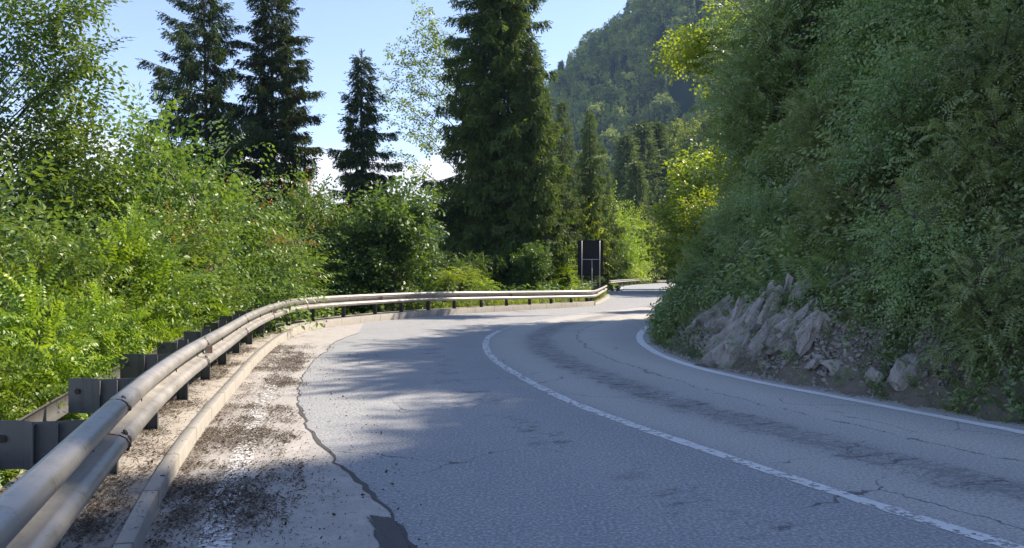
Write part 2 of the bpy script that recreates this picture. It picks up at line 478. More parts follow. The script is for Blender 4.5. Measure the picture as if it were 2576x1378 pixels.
# pale concrete-like shoulder left of the ragged seam
m, N, L, out = mat_new('shoulder_concrete'); g = NG(N, L)
co = N.new('ShaderNodeTexCoord'); ob = co.outputs['Object']
f = g.noise(ob, 90, 3, .7); md = g.noise(ob, 4, 6, .65); bg = g.noise(ob, .8, 4)
c = g.mix(bg.outputs[0], (.33, .32, .31), (.42, .40, .38))
c = g.mix(g.ramp(md.outputs[0], .42, .7, 0, .55), c, (.52, .50, .47))
c = g.mix(g.math('MULTIPLY', g.ramp(f.outputs[0], .5, .36), .7), c, (.24, .23, .22))
c = g.mix(g.ramp(g.noise(ob, 11, 5, .7).outputs[0], .58, .68, 0, .5), c, (.12, .11, .10))
uvn = N.new('ShaderNodeUVMap'); spu = N.new('ShaderNodeSeparateXYZ'); L.new(uvn.outputs[0], spu.inputs[0])
dirt = g.math('ADD', g.noise(ob, 3.5, 6, .7).outputs[0], g.math('MULTIPLY', spu.outputs[0], -.42))
c = g.mix(g.ramp(dirt, .28, .55, 0, .7), c, (.16, .14, .12))
principled(g, out, c, .85, normal=g.bump(f.outputs[0], .5, .006), spec=.3)
M['shoulder'] = m
sk = [p for p in KERB if p[1] < 22.5]
rag = np.cumsum(RNG.normal(0, .012, len(SEAM))); rag -= np.linspace(rag[0], rag[-1], len(SEAM)); rag += RNG.normal(0, .012, len(SEAM))
SEAMR = offset(SEAM, rag)
ks = np.array([p for p in offset(KERB, -.03) if .2 < p[1] < 22.8])
sheet('shoulder', ks, SEAMR, .004, M['shoulder'], 8)

m, N, L, out = mat_new('tar'); g = NG(N, L)
co = N.new('ShaderNodeTexCoord'); n = g.noise(co.outputs['Object'], 60, 4, .7)
principled(g, out, g.mix(n.outputs[0], (.04, .04, .044), (.11, .108, .105)), .8, normal=g.bump(n.outputs[0], .8, .01))
M['tar'] = m
tarw = np.clip(.012 + .03 * np.abs(np.sin(arclen(SEAM) * 2.1)) * RNG.uniform(.3, 1.1, len(SEAM)), .008, .05) * np.where(SEAM[:, 1] < 9, 1, .45)
sheet('tar_seam', offset(SEAMR, -tarw * .6), offset(SEAMR, tarw * .6), .008, M['tar'], 1)
# broken-out patch at the near end of the seam
pp = [gp(*p) for p in [(915, 1297), (955, 1303), (985, 1306), (1005, 1332), (1022, 1366), (1040, 1410), (1060, 1470), (965, 1470), (948, 1400), (956, 1372), (940, 1350), (944, 1325)]]
pq = []
for (x0, y0), (x1, y1) in zip(pp, pp[1:] + pp[:1]):
    k = max(2, int(math.hypot(x1 - x0, y1 - y0) / .012))
    for j in range(k): pq.append((x0 + (x1 - x0) * j / k + RNG.normal(0, .0035), y0 + (y1 - y0) * j / k + RNG.normal(0, .0045)))
bm = bmesh.new(); bmesh.ops.contextual_create(bm, geom=[bm.verts.new((x, y, .0115)) for x, y in pq]); me = bpy.data.meshes.new('asphalt_patch'); bm.to_mesh(me); bm.free()
me.materials.append(M['tar']); o = bpy.data.objects.new('asphalt_patch', me); COL.objects.link(o); tag(o, kind='structure')

# painted lines
def paint_mat(name, worn):
    m, N, L, out = mat_new(name); g = NG(N, L)
    co = N.new('ShaderNodeTexCoord'); ob = co.outputs['Object']
    n1 = g.noise(ob, 16, 6, .7); n2 = g.noise(ob, 2.2, 4); n3 = g.noise(ob, 90, 2)
    col = g.mix(n2.outputs[0], (.55, .56, .57), (.84, .84, .83))
    col = g.mix(g.ramp(g.noise(ob, 7, 6, .75).outputs[0], .5, .72, 0, .45), col, (.36, .35, .34))
    p = principled(g, None, col, .7, normal=g.bump(n3.outputs[0], .4, .004))
    tr = N.new('ShaderNodeBsdfTransparent')
    v = N.new('ShaderNodeTexVoronoi'); v.feature = 'DISTANCE_TO_EDGE'; L.new(g.mapping(ob, (1, 1, 1)), v.inputs['Vector']); v.inputs['Scale'].default_value = 9
    fac = g.math('MAXIMUM', g.ramp(g.math('ADD', n1.outputs[0], g.math('MULTIPLY', n2.outputs[0], .35)), .72 - worn, .77 - worn, 1, 0),
                 0.0)
    fac = g.math('SUBTRACT', 1.0, fac)
    fac = g.math('MAXIMUM', fac, g.math('MULTIPLY', g.ramp(v.outputs['Distance'], .035, .012), .8 if worn > .05 else .0))
    mx = N.new('ShaderNodeMixShader'); g.put(mx.inputs[0], fac)
    L.new(p.outputs[0], mx.inputs[1]); L.new(tr.outputs[0], mx.inputs[2]); L.new(mx.outputs[0], out.inputs[0])
    return m
M['paint'] = paint_mat('paint', -.11); M['paint_worn'] = paint_mat('paint_worn', .025); M['paint_ghost'] = paint_mat('paint_ghost', .07)
def ribbon(name, P, w, z, mat):
    if w < .16 and len(P) > 30:
        t = np.linspace(0, arclen(P)[-1], len(P) * 5); s_ = arclen(P); P = np.c_[np.interp(t, s_, P[:, 0]), np.interp(t, s_, P[:, 1])]
        ja = RNG.normal(0, .006, len(P)); jb = RNG.normal(0, .006, len(P))
        return sheet(name, offset(P, -w / 2 + ja), offset(P, w / 2 + jb), z, mat, 2)
    sheet(name, offset(P, -w / 2), offset(P, w / 2), z, mat, 2)
_n = CENTER[:, 1] < 19.6
ribbon('centre_line', CENTER[_n & (CENTER[:, 1] > -4)], .13, .004, M['paint_worn'])
ribbon('centre_line', CENTER[~_n], .085, .004, M['paint_ghost'])
ribbon('edge_line', EDGE[EDGE[:, 1] > -4], .15, .004, M['paint'])
OLD = smooth([(-.55, 2.0)] + [gp(*p) for p in [(535, 1377), (575, 1240), (604, 1170), (632, 1080), (655, 1020), (690, 960)]], .15, 2)
ribbon('worn_edge_line', OLD, .17, .0085, M['paint_ghost'])
far_left = LEFT[(LEFT[:, 1] > 56) & (LEFT[:, 1] < 150)]
ribbon('far_edge_line', offset(far_left, .75), .13, .004, M['paint'])
for a0, a1 in (((11.6, 43.0), (12.9, 42.6)), ((9.9, 36.8), (11.2, 38.4)), ((14.2, 55.0), (15.6, 54.8))):
    q = np.linspace(a0, a1, 6); ribbon('worn_marking', q, .35, .0085, M['paint_worn'])

# kerb and walkway strip
m, N, L, out = mat_new('kerb_concrete'); g = NG(N, L)
uvn = N.new('ShaderNodeUVMap'); sp = N.new('ShaderNodeSeparateXYZ'); L.new(uvn.outputs[0], sp.inputs[0])
co = N.new('ShaderNodeTexCoord'); ob = co.outputs['Object']
n1 = g.noise(ob, 5, 6, .65); n2 = g.noise(ob, 60, 3)
c = g.mix(n1.outputs[0], (.27, .26, .24), (.40, .38, .35))
c = g.mix(g.ramp(g.noise(g.mapping(ob, (1, 1, .25)), 17, 5, .7).outputs[0], .55, .72, 0, .6), c, (.15, .13, .11))
fr = g.math('FRACT', g.math('MULTIPLY', sp.outputs[1], 1.0))
jn = g.ramp(g.math('ABSOLUTE', g.math('SUBTRACT', fr, .5)), .012, .006)
c = g.mix(g.math('MULTIPLY', jn, .75), c, (.07, .06, .05))
principled(g, out, c, .9, normal=g.bump(g.math('SUBTRACT', g.math('MULTIPLY', n2.outputs[0], .3), jn), .6, .01), spec=.25)
M['kerb'] = m

def profile_strip(name, P, prof, mat, parent=None, smooth=False, caps=True, zf=None, kind=None, skip=()):
    """extrude a profile [(outward offset, z)...] along path P; outward is to the left of travel"""
    NR = normals(P); s = arclen(P); k = len(prof)
    V = np.zeros((len(P), k, 3)); uv = np.zeros((len(P), k, 2)); lu = 0
    for j, (o_, z_) in enumerate(prof):
        V[:, j, :2] = P - NR * o_
        V[:, j, 2] = z_ + road_z(P[:, 1]) + (zf if zf is not None else 0)
        if j: lu += math.hypot(o_ - prof[j - 1][0], z_ - prof[j - 1][1])
        uv[:, j, 0] = lu; uv[:, j, 1] = s
    idx = np.arange(len(P) * k).reshape(len(P), k)
    Fq = np.stack([idx[:-1, :-1], idx[:-1, 1:], idx[1:, 1:], idx[1:, :-1]], -1).reshape(-1, 4)
    o = mesh_obj(name, V.reshape(-1, 3), Fq, mat, parent, smooth, uv.reshape(-1, 2))
    if caps:
        bm = bmesh.new(); bm.from_mesh(o.data); bm.verts.ensure_lookup_table()
        for row, rev in ((idx[0], False), (idx[-1], True)):
            vs = [bm.verts[i] for i in row]
            try: bm.faces.new(vs[::-1] if rev else vs)
            except ValueError: pass
        bm.to_mesh(o.data); bm.free()
    if kind: tag(o, kind=kind)
    return o

def kz(y): return np.interp(y, [5, 17, 24], [.02, .055, .085])
profile_strip('kerb', KERB, [(0, -.2), (0, .098), (.004, .104), (.010, .106), (.086, .108), (.09, .10), (.09, -.2)], M['kerb'], kind='structure', zf=kz(KERB[:, 1]))
K2 = LEFT[(LEFT[:, 1] > 33.4) & (LEFT[:, 1] < 52)]
profile_strip('low_kerb', K2, [(0, -.2), (0.01, .06), (.04, .075), (.26, .075), (.3, .03), (.3, -.2)], M['kerb'], kind='structure')
m, N, L, out = mat_new('walkway_concrete'); g = NG(N, L)
co = N.new('ShaderNodeTexCoord'); ob = co.outputs['Object']
n1 = g.noise(ob, 2.5, 6, .65); n2 = g.noise(ob, 50, 3)
c = g.mix(n1.outputs[0], (.23, .215, .20), (.36, .335, .305))
c = g.mix(g.ramp(g.noise(ob, 7, 6, .75).outputs[0], .5, .64, 0, .75), c, (.10, .085, .068))
principled(g, out, c, .92, normal=g.bump(n2.outputs[0], .5, .008), spec=.25)
M['walkway'] = m
profile_strip('pavement', KERB, [(.092, -.3), (.092, .090), (.5, .092), (.98, .088), (1.0, .07), (1.0, -1.2)], M['walkway'], kind='structure', zf=kz(KERB[:, 1]))
# ---------------------------------------------------------------- guardrails
def steel_mat(name, c1, c2, rough, metal=.55):
    m, N, L, out = mat_new(name); g = NG(N, L)
    co = N.new('ShaderNodeTexCoord'); ob = co.outputs['Object']
    a = g.noise(ob, 3, 5, .6); b = g.noise(ob, 30, 5, .7)
    c = g.mix(a.outputs[0], c1, c2)
    c = g.mix(g.ramp(b.outputs[0], .55, .75, 0, .5), c, tuple(x * .5 for x in c1))
    st = g.noise(g.mapping(ob, (6, 6, .8)), 2.4, 5, .7)
    c = g.mix(g.ramp(st.outputs[0], .52, .72, 0, .55), c, tuple(x * q for x, q in zip(c1, (.62, .52, .42))))
    principled(g, out, c, g.ramp(a.outputs[0], .3, .7, rough - .06, rough + .1), metal, normal=g.bump(b.outputs[0], .12, .003))
    return m
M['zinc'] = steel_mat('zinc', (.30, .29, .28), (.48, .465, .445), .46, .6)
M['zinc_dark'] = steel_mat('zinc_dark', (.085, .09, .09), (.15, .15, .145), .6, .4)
M['bolt'] = steel_mat('bolt', (.05, .045, .04), (.12, .10, .08), .6, .5)
M['joint'] = steel_mat('joint', (.02, .02, .02), (.04, .04, .04), .8, .2)

def rail_h(y):
    return np.interp(y, [-6, 5, 7.5, 10, 14, 20, 26, 29, 33.5, 40, 47], [.79, .79, .80, .80, .82, .82, .80, .74, .655, .66, .66])

# W-beam seen in section: (towards road +, height below top)
WB = [(-.015, 0.006), (.012, 0), (.045, .006), (.068, .022), (.080, .045), (.080, .068), (.068, .090), (.034, .108), (-.018, .118), (-.028, .155),
      (-.018, .192), (.034, .202), (.068, .220), (.080, .242), (.080, .265), (.068, .288), (.045, .304), (.012, .31), (-.015, .304)]
def wbeam_profile(off, grow=0.0):
    pr = [(off - a - grow, -b) for a, b in WB]
    inner = [(off - a + .004, -b) for a, b in WB][::-1]
    return pr + inner + [pr[0]]

def arc_cut(P, s0, s1, step=.22):
    s = arclen(P); t = np.arange(s0, s1 + 1e-6, (s1 - s0) / max(2, round((s1 - s0) / step)))
    return np.c_[np.interp(t, s, P[:, 0]), np.interp(t, s, P[:, 1])], t

rail_path = smooth(back + kerb_near[:-1] + [(3.62, 33.3), (4.25, 37), (5.0, 41.6), (5.8, 47.2)], .3, 6)
sr_ = arclen(rail_path); total = sr_[-1]

guard = empty('guardrail', (rail_path[40][0], rail_path[40][1], 0))
tag(guard, 'long galvanised double-wave steel guardrail on posts curving along the kerb beside the road', 'guardrail')
GI = guard.location
def under(o):
    o.parent = guard; o.matrix_parent_inverse = Matrix.Translation(-GI)
    return o
# joints: one at about y = 4.55 m and every 4 m from there
s_ref = np.interp(4.4, rail_path[:, 1], sr_)
joints = [s_ref + 3.92 * k for k in range(-3, 12)]
joints = [0.02] + [j for j in joints if .3 < j < total - 1] + [total - .02]
OFF = .17
for i, (s0, s1) in enumerate(zip(joints[:-1], joints[1:])):
    P, t = arc_cut(rail_path, s0, s1 + (.16 if i < len(joints) - 2 else 0))
    zf = rail_h(P[:, 1]) - road_z(P[:, 1]) * 0
    # each panel laps over the next one's start: nearer end 3 mm proud
    lap = np.where(t > s1, .0, .004)
    NRm = normals(P); P2 = P + NRm * lap[:, None]
    pan = under(profile_strip('rail_panel', P2, wbeam_profile(OFF), M['zinc'], smooth=True, caps=False, zf=zf))
    P3, t3 = arc_cut(rail_path, s1 - .010, s1 + .011, .01) if i < len(joints) - 2 else (None, None)
    if P3 is not None and P3[0][1] < 20:
        jz = rail_h(P3[:, 1])
        j = profile_strip('joint_edge', P3, wbeam_profile(OFF, .0075), M['joint'], smooth=True, caps=False, zf=jz)
        under(j)
    # lap bolts
    if i < len(joints) - 2:
        bp, bt = arc_cut(rail_path, s1 + .05, s1 + .12, .07)
        if bp[0][1] < 22:
            pos = [(bp[0], .058, .082), (bp[1], .012, .05), (bp[0], .262, .084), (bp[0] * .5 + bp[1] * .5, .235, .080), (bp[1], .205, .058), (bp[1], .29, .07)]
            nr = normals(bp)[0]
            for (q, dz, dx) in pos:
                mb = MB(); z = float(rail_h(q[1])) - dz
                c = Vector((q[0] - nr[0] * (OFF - dx), q[1] - nr[1] * (OFF - dx), z))
                nv = Vector((nr[0], nr[1], .5 if dz < .03 or .19 < dz < .24 else (.35 if dz < .1 else 0))).normalized()
                mb.tube([c - nv * .006, c + nv * .004, c + nv * .009], [.021, .019, .010], 8)
                b = mb.build('bolt', M['bolt'], smooth=True); under(b)
# posts, spacers, reflectors
posts_at = []
s = np.interp(4.0, rail_path[:, 1], sr_) - 1.56 * 4
while s < total - .2:
    posts_at.append(s); s += 1.56 if s < 30 else 1.36
first_post = None
for k, s in enumerate(posts_at):
    if s < 0: continue
    x = np.interp(s, sr_, rail_path[:, 0]); y = np.interp(s, sr_, rail_path[:, 1])
    x2 = np.interp(s + .05, sr_, rail_path[:, 0]); y2 = np.interp(s + .05, sr_, rail_path[:, 1])
    a = math.atan2(y2 - y, x2 - x)                     # heading
    R = Matrix.Rotation(a, 3, 'Z')
    h = float(rail_h(y))
    def loc(along, outw, z): return Vector((x, y, 0)) + R @ Vector((along, outw, z))
    zb = .088 + float(kz(y)) if y < 33.6 else -.05
    mb = MB(); top = h - .04
    hh = top - zb + .02; zc = zb + hh / 2 - .02
    mb.box(loc(0, .385, zc), (.006, .10, hh), R)         # C section: web and two flanges
    mb.box(loc(-.031, .332, zc), (.056, .006, hh), R)
    mb.box(loc(-.031, .438, zc), (.056, .006, hh), R)
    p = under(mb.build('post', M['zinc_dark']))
    mb = MB()                                          # bent spacer plate, its ear turned across the road
    z0, z1 = (h - .27, h - .03) if y < 8.5 else (h - .22, h - .07)
    pts = [(.10, .66), (.05, .50), (-.012, .445), (-.02, .34), (-.015, .178)]
    for (a0, o0), (a1, o1) in zip(pts[:-1], pts[1:]):
        q = [loc(a0, o0, z0), loc(a1, o1, z0), loc(a1, o1, z1), loc(a0, o0, z1)]
        n_ = (q[1] - q[0]).cross(q[3] - q[0]).normalized() * .006
        mb.add(q + [v_ + n_ for v_ in q], [(0, 1, 2, 3), (7, 6, 5, 4), (0, 4, 5, 1), (1, 5, 6, 2), (2, 6, 7, 3), (3, 7, 4, 0)])
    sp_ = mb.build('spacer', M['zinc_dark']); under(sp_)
    if y < 9:
        mb = MB(); c = loc(.07, .60, h - .12); d_ = R @ Vector((-.9, -.2, 0)); d_.normalize()
        mb.tube([c - d_ * .01, c + d_ * .012], [.022, .020], 6); mb.tube([c, c + d_ * .022], [.010, .010], 6)
        b = mb.build('bolt', M['bolt']); under(b)
    if k % 5 == 2 or (7 < y < 8.6 and first_post is None):
        if 7 < y < 8.6: first_post = 1
        mb = MB(); c = loc(0, OFF - .045, h - .155)
        mb.box(c + R @ Vector((0, 0, 0)), (.006, .075, .075), R)
        mb.box(c + R @ Vector((.045, .03, 0)), (.09, .004, .05), R)
        under(mb.build('reflector', M['zinc'], bevel=.002))
        mb = MB(); mb.box(c + R @ Vector((-.006, -.031, 0)), (.008, .012, .07), R)
        under(mb.build('reflector', bpy.data.materials.get('orange_lens') or (lambda: (lambda t: (principled(NG(t[1], t[2]), t[3], (.65, .12, .02), .25), t[0])[1])(mat_new('orange_lens')))()))
# rear beam behind the posts
P, t = arc_cut(rail_path, .3, total - .3, .3)
pr = [(.765, .0), (.80, -.02), (.80, -.14), (.765, -.16), (.760, -.15), (.79, -.13), (.79, -.03), (.760, -.01), (.765, 0)]
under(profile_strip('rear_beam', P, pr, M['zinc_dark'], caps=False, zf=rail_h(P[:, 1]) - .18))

# second guardrail, further along the bend
P2nd = smooth([(4.3, 47.5), (5.2, 51.5), (6.6, 60), (8.6, 72), (11.2, 85), (14.6, 100), (18.4, 114), (23.6, 131)], .8, 4)
g2 = empty('guardrail', (P2nd[0][0], P2nd[0][1], -.05))
tag(g2, 'distant low steel guardrail beyond the black sign, following the far stretch of road', 'guardrail')
def under2(o):
    o.parent = g2; o.matrix_parent_inverse = Matrix.Translation(-g2.location); return o
s2 = arclen(P2nd)
cut = [0, s2[-1] * .28, s2[-1] * .55, s2[-1] * .8, s2[-1] - .3]
for a_, b_ in zip(cut[:-1], cut[1:]):
    P, t = arc_cut(P2nd, a_, b_ - .03, .7)
    under2(profile_strip('rail_panel', P, [(o_, z_) for o_, z_ in wbeam_profile(.25)], M['zinc'], smooth=True, caps=False, zf=np.full(len(P), .74)))
for s in np.arange(.2, s2[-1], 4.0):
    x = np.interp(s, s2, P2nd[:, 0]); y = np.interp(s, s2, P2nd[:, 1])
    mb = MB(); mb.box((x - .4, y, .24 + float(road_z(y))), (.10, .08, .8)); mb.box((x - .3, y, .45 + float(road_z(y))), (.14, .05, .2)); under2(mb.build('post', M['zinc_dark']))
# detached end piece
ge = empty('guardrail_end_piece', (24.6, 133.5, -.6))
tag(ge, 'short low steel rail piece standing just past the end of the distant guardrail', 'guardrail')
Pe = smooth([(24.6, 133.5), (27.0, 138.5), (29.5, 143)], .7, 2)
o = profile_strip('rail_panel', Pe, wbeam_profile(.2), M['zinc'], smooth=True, caps=False, zf=np.full(len(Pe), .42)); o.parent = ge; o.matrix_parent_inverse = Matrix.Translation(-ge.location)
for q in (Pe[1], Pe[-2]):
    mb = MB(); mb.box((q[0] - .3, q[1], .05 + float(road_z(q[1]))), (.1, .08, .75)); o = mb.build('post', M['zinc_dark']); o.parent = ge; o.matrix_parent_inverse = Matrix.Translation(-ge.location)

# ---------------------------------------------------------------- road sign seen from behind
m, N, L, out = mat_new('sign_unlit'); g = NG(N, L)
co = N.new('ShaderNodeTexCoord'); n = g.noise(co.outputs['Object'], 6, 5, .6)
principled(g, out, g.mix(n.outputs[0], (.005, .005, .006), (.014, .014, .016)), .55, spec=.3)  # near black: the unlit look of the back is put into the colour
M['sign_back'] = m
M['sign_post'] = steel_mat('sign_post', (.36, .37, .37), (.50, .50, .49), .5, .4)
SD = 40.0
sx = (1485 - CX) / F * SD; zt = EYE - (604 - HY) / F * SD; zbm = EYE - (693 - HY) / F * SD
wd = (1517 - 1453.5) / F * SD
sg = empty('road_sign', (sx, SD, 0))
tag(sg, 'tall road sign seen from behind, unlit back coloured near black, with thin grey frame, behind the guardrail', 'road sign')
mb = MB()
mb.box((0, 0, (zt + zbm) / 2), (wd, .012, zt - zbm))
for q in (-1, 1): mb.box((q * (wd / 2 - .006), -.014, (zt + zbm) / 2), (.012, .024, zt - zbm - .02))
mb.box((0, -.014, zt - .006), (wd, .024, .012)); mb.box((0, -.014, zbm + .006), (wd, .024, .012))
mb.build('panel', M['sign_back'], sg)
mb = MB()
for px in (1463.5, 1508.5):
    mb2 = MB(); X = (px - CX) / F * SD - sx
    mb2.tube([(X, -.045, -.3), (X, -.045, zt - .03)], [.027, .027], 10)
    mb2.build('post', M['sign_post'], sg, smooth=True)
mb2 = MB(); X = (1489 - CX) / F * SD - sx; zc = EYE - (652.5 - HY) / F * SD
mb2.tube([(X, -.05, -.3), (X, -.05, zc)], [.024, .024], 10); mb2.build('post', M['sign_post'], sg, smooth=True)
mb2 = MB(); mb2.tube([((1463.5 - CX) / F * SD - sx, -.05, zc), ((1508.5 - CX) / F * SD - sx, -.05, zc + .01)], [.022, .022], 8)
mb2.build('crossbar', M['sign_post'], sg, smooth=True)
# ---------------------------------------------------------------- leaves, twigs, trees
def leaf(b, d, L_, w, up=(0, 0, 1), fold=.18):
    """one folded leaf: base, two sides, tip and a midrib point"""
    b = np.array(b, float); d = np.array(d, float); d /= np.linalg.norm(d); up = np.array(up, float)
    s = np.cross(d, up); s /= (np.linalg.norm(s) + 1e-9); n = np.cross(s, d)
    V = [b, b + d * L_ * .45 - s * w / 2 + n * fold * w, b + d * L_ - n * L_ * .12, b + d * L_ * .45 + s * w / 2 + n * fold * w, b + d * L_ * .5]
    return V, [(0, 4, 2, 1), (0, 3, 2, 4)]

def twig(kind, seed):
    r = random.Random(seed); V = []; Fq = []
    def put(lf):
        v, f = lf; k = len(V); V.extend(v); Fq.extend([tuple(i + k for i in q) for q in f])
    if kind == 'alternate':                            # flat sprays of small drooping leaves
        for i in range(9):
            y = .05 + i * .052; s = 1 if i % 2 else -1
            put(leaf((s * .006, y, -.25 * y * y), (s * (.8 + r.uniform(-.2, .2)), .6, -.35 + r.uniform(-.3, .3)), r.uniform(.07, .10), r.uniform(.038, .05), (r.uniform(-.3, .3), r.uniform(-.3, .3), 1)))
        put(leaf((0, .5, -.07), (0, 1, -.4), .09, .045))
    elif kind == 'pinnate':                            # one feather-shaped compound leaf
        for i in range(7):
            y = .06 + i * .045
            z = .06 * math.sin(y * 6) - .5 * y * y
            for s in (-1, 1):
                put(leaf((0, y, z), (s, .35, -.25 + r.uniform(-.15, .15)), r.uniform(.07, .09) * (1 - .04 * i), .034, (r.uniform(-.25, .25), r.uniform(-.25, .25), 1), .1))
        put(leaf((0, .37, -.04), (0, 1, -.5), .07, .028))
    elif kind == 'broad':                              # rosette of big lobed leaves
        for i in range(6):
            a = i * 2.4 + r.uniform(-.3, .3); y = .08 + i * .05
            put(leaf((math.cos(a) * .05, y, math.sin(a) * .04), (math.cos(a), .5, math.sin(a) * .4 - .25), r.uniform(.11, .15), r.uniform(.085, .11), (r.uniform(-.3, .3), r.uniform(-.3, .3), 1), .12))
    elif kind == 'fern':                               # arching frond
        for i in range(11):
            y = .06 + i * .042; z = .22 * math.sin(y * 4.5) - .55 * y * y; L_ = .13 * math.sin(.35 + i * .25) + .02
            for s in (-1, 1):
                put(leaf((0, y, z), (s, .45, -.2), L_, .034, (0, 0, 1), .05))
    elif kind == 'herb':
        for i in range(7):
            a = i * 2.4 + r.uniform(-.4, .4); z = i * .03
            put(leaf((0, .06 * i, 0), (math.cos(a), .25, math.sin(a)), r.uniform(.07, .12), r.uniform(.03, .05), (r.uniform(-.4, .4), 1, r.uniform(-.4, .4)), .12))
    elif kind == 'grass':
        for i in range(9):
            a = r.uniform(0, 6.28); h = r.uniform(.18, .42); ln = r.uniform(.03, .16); w = .007
            bx, bz = r.uniform(-.05, .05), r.uniform(-.05, .05)
            c, s = math.cos(a), math.sin(a)
            k = len(V)
            V.extend([np.array((bx - s * w, 0, bz + c * w)), np.array((bx + s * w, 0, bz - c * w)),
                      np.array((bx + c * ln * .4 + s * w, h * .6, bz + s * ln * .4 - c * w)), np.array((bx + c * ln * .4 - s * w, h * .6, bz + s * ln * .4 + c * w)),
                      np.array((bx + c * ln + .001, h * .98 - ln * .4, bz + s * ln)), np.array((bx + c * ln, h - ln * .4, bz + s * ln))])
            Fq.extend([(k, k + 1, k + 2, k + 3), (k + 3, k + 2, k + 4, k + 5)])
    elif kind == 'stems':
        for i in range(5):
            a = r.uniform(0, 6.28); h = r.uniform(.3, .8); w = .006; c, s = math.cos(a), math.sin(a); ln = r.uniform(.05, .3)
            k = len(V)
            V.extend([np.array((-s * w, 0, c * w)), np.array((s * w, 0, -c * w)), np.array((c * ln + s * w * .5, h, s * ln)), np.array((c * ln - s * w * .5, h, s * ln))])
            Fq.append((k, k + 1, k + 2, k + 3))
    elif kind == 'needle':                             # hanging spruce branchlet: ragged bunch of narrow blades
        for i in range(9):
            y = .02 + i * .05; a = r.uniform(0, 6.28); w = r.uniform(.02, .034); L_ = r.uniform(.10, .17)
            d = np.array((math.cos(a) * .55, 1, math.sin(a) * .55)); d /= np.linalg.norm(d)
            s = np.cross(d, (math.sin(a + 1), .1, math.cos(a + 1))); s /= np.linalg.norm(s); b = np.array((0, y, 0))
            k = len(V); V.extend([b, b + d * L_ * .45 + s * w, b + d * L_, b + d * L_ * .45 - s * w]); Fq.append((k, k + 1, k + 2, k + 3))
    elif kind == 'clump':                              # far foliage: a tuft of crossing blades
        for i in range(7):
            d = np.array([r.gauss(0, 1) for _ in range(3)]); d /= np.linalg.norm(d); s = np.cross(d, [r.gauss(0, 1) for _ in range(3)]); s /= np.linalg.norm(s)
            b = np.array([r.gauss(0, .16) for _ in range(3)]); L_ = r.uniform(.3, .5); w = .13
            k = len(V); V.extend([b - d * L_ / 2, b + s * w, b + d * L_ / 2, b - s * w]); Fq.append((k, k + 1, k + 2, k + 3))
    return np.array(V), np.array(Fq)

TW = {k: [twig(k, 100 * i + 7) for i in range(5)] for k in ('alternate', 'pinnate', 'broad', 'fern', 'herb', 'grass', 'stems', 'needle', 'clump')}

def scatter(kind, O, D, S, rng, roll=.5, up=None):
    """copies of a twig at points O, pointing along D, sizes S -> one vertex and face array"""
    O = np.asarray(O, float); D = np.asarray(D, float); S = np.asarray(S, float)
    D = D / (np.linalg.norm(D, axis=1)[:, None] + 1e-9)
    U = np.zeros_like(D) + (0, 0, 1) if up is None else np.broadcast_to(up, D.shape)
    U = U + rng.normal(0, roll, D.shape)
    X = np.cross(D, U); X /= (np.linalg.norm(X, axis=1)[:, None] + 1e-9); Z = np.cross(X, D)
    R = np.stack([X, D, Z], 2) * S[:, None, None]
    pick = rng.integers(0, len(TW[kind]), len(O)); Vs = []; Fs = []; n = 0
    for j, (v, f) in enumerate(TW[kind]):
        m_ = pick == j
        if not m_.any(): continue
        P = np.einsum('nij,kj->nki', R[m_], v) + O[m_][:, None]
        q = f[None] + (np.arange(m_.sum()) * len(v))[:, None, None] + n
        Vs.append(P.reshape(-1, 3)); Fs.append(q.reshape(-1, 4)); n += P.shape[0] * P.shape[1]
    return np.concatenate(Vs), np.concatenate(Fs)

def merge(parts):
    Vs = []; Fs = []; n = 0
    for v, f in parts:
        Vs.append(v); Fs.append(f + n); n += len(v)
    return np.concatenate(Vs), np.concatenate(Fs)

def bez(a, c, b, n):
    t = np.linspace(0, 1, n)[:, None]
    return a * (1 - t) ** 2 + 2 * c * t * (1 - t) + b * t * t

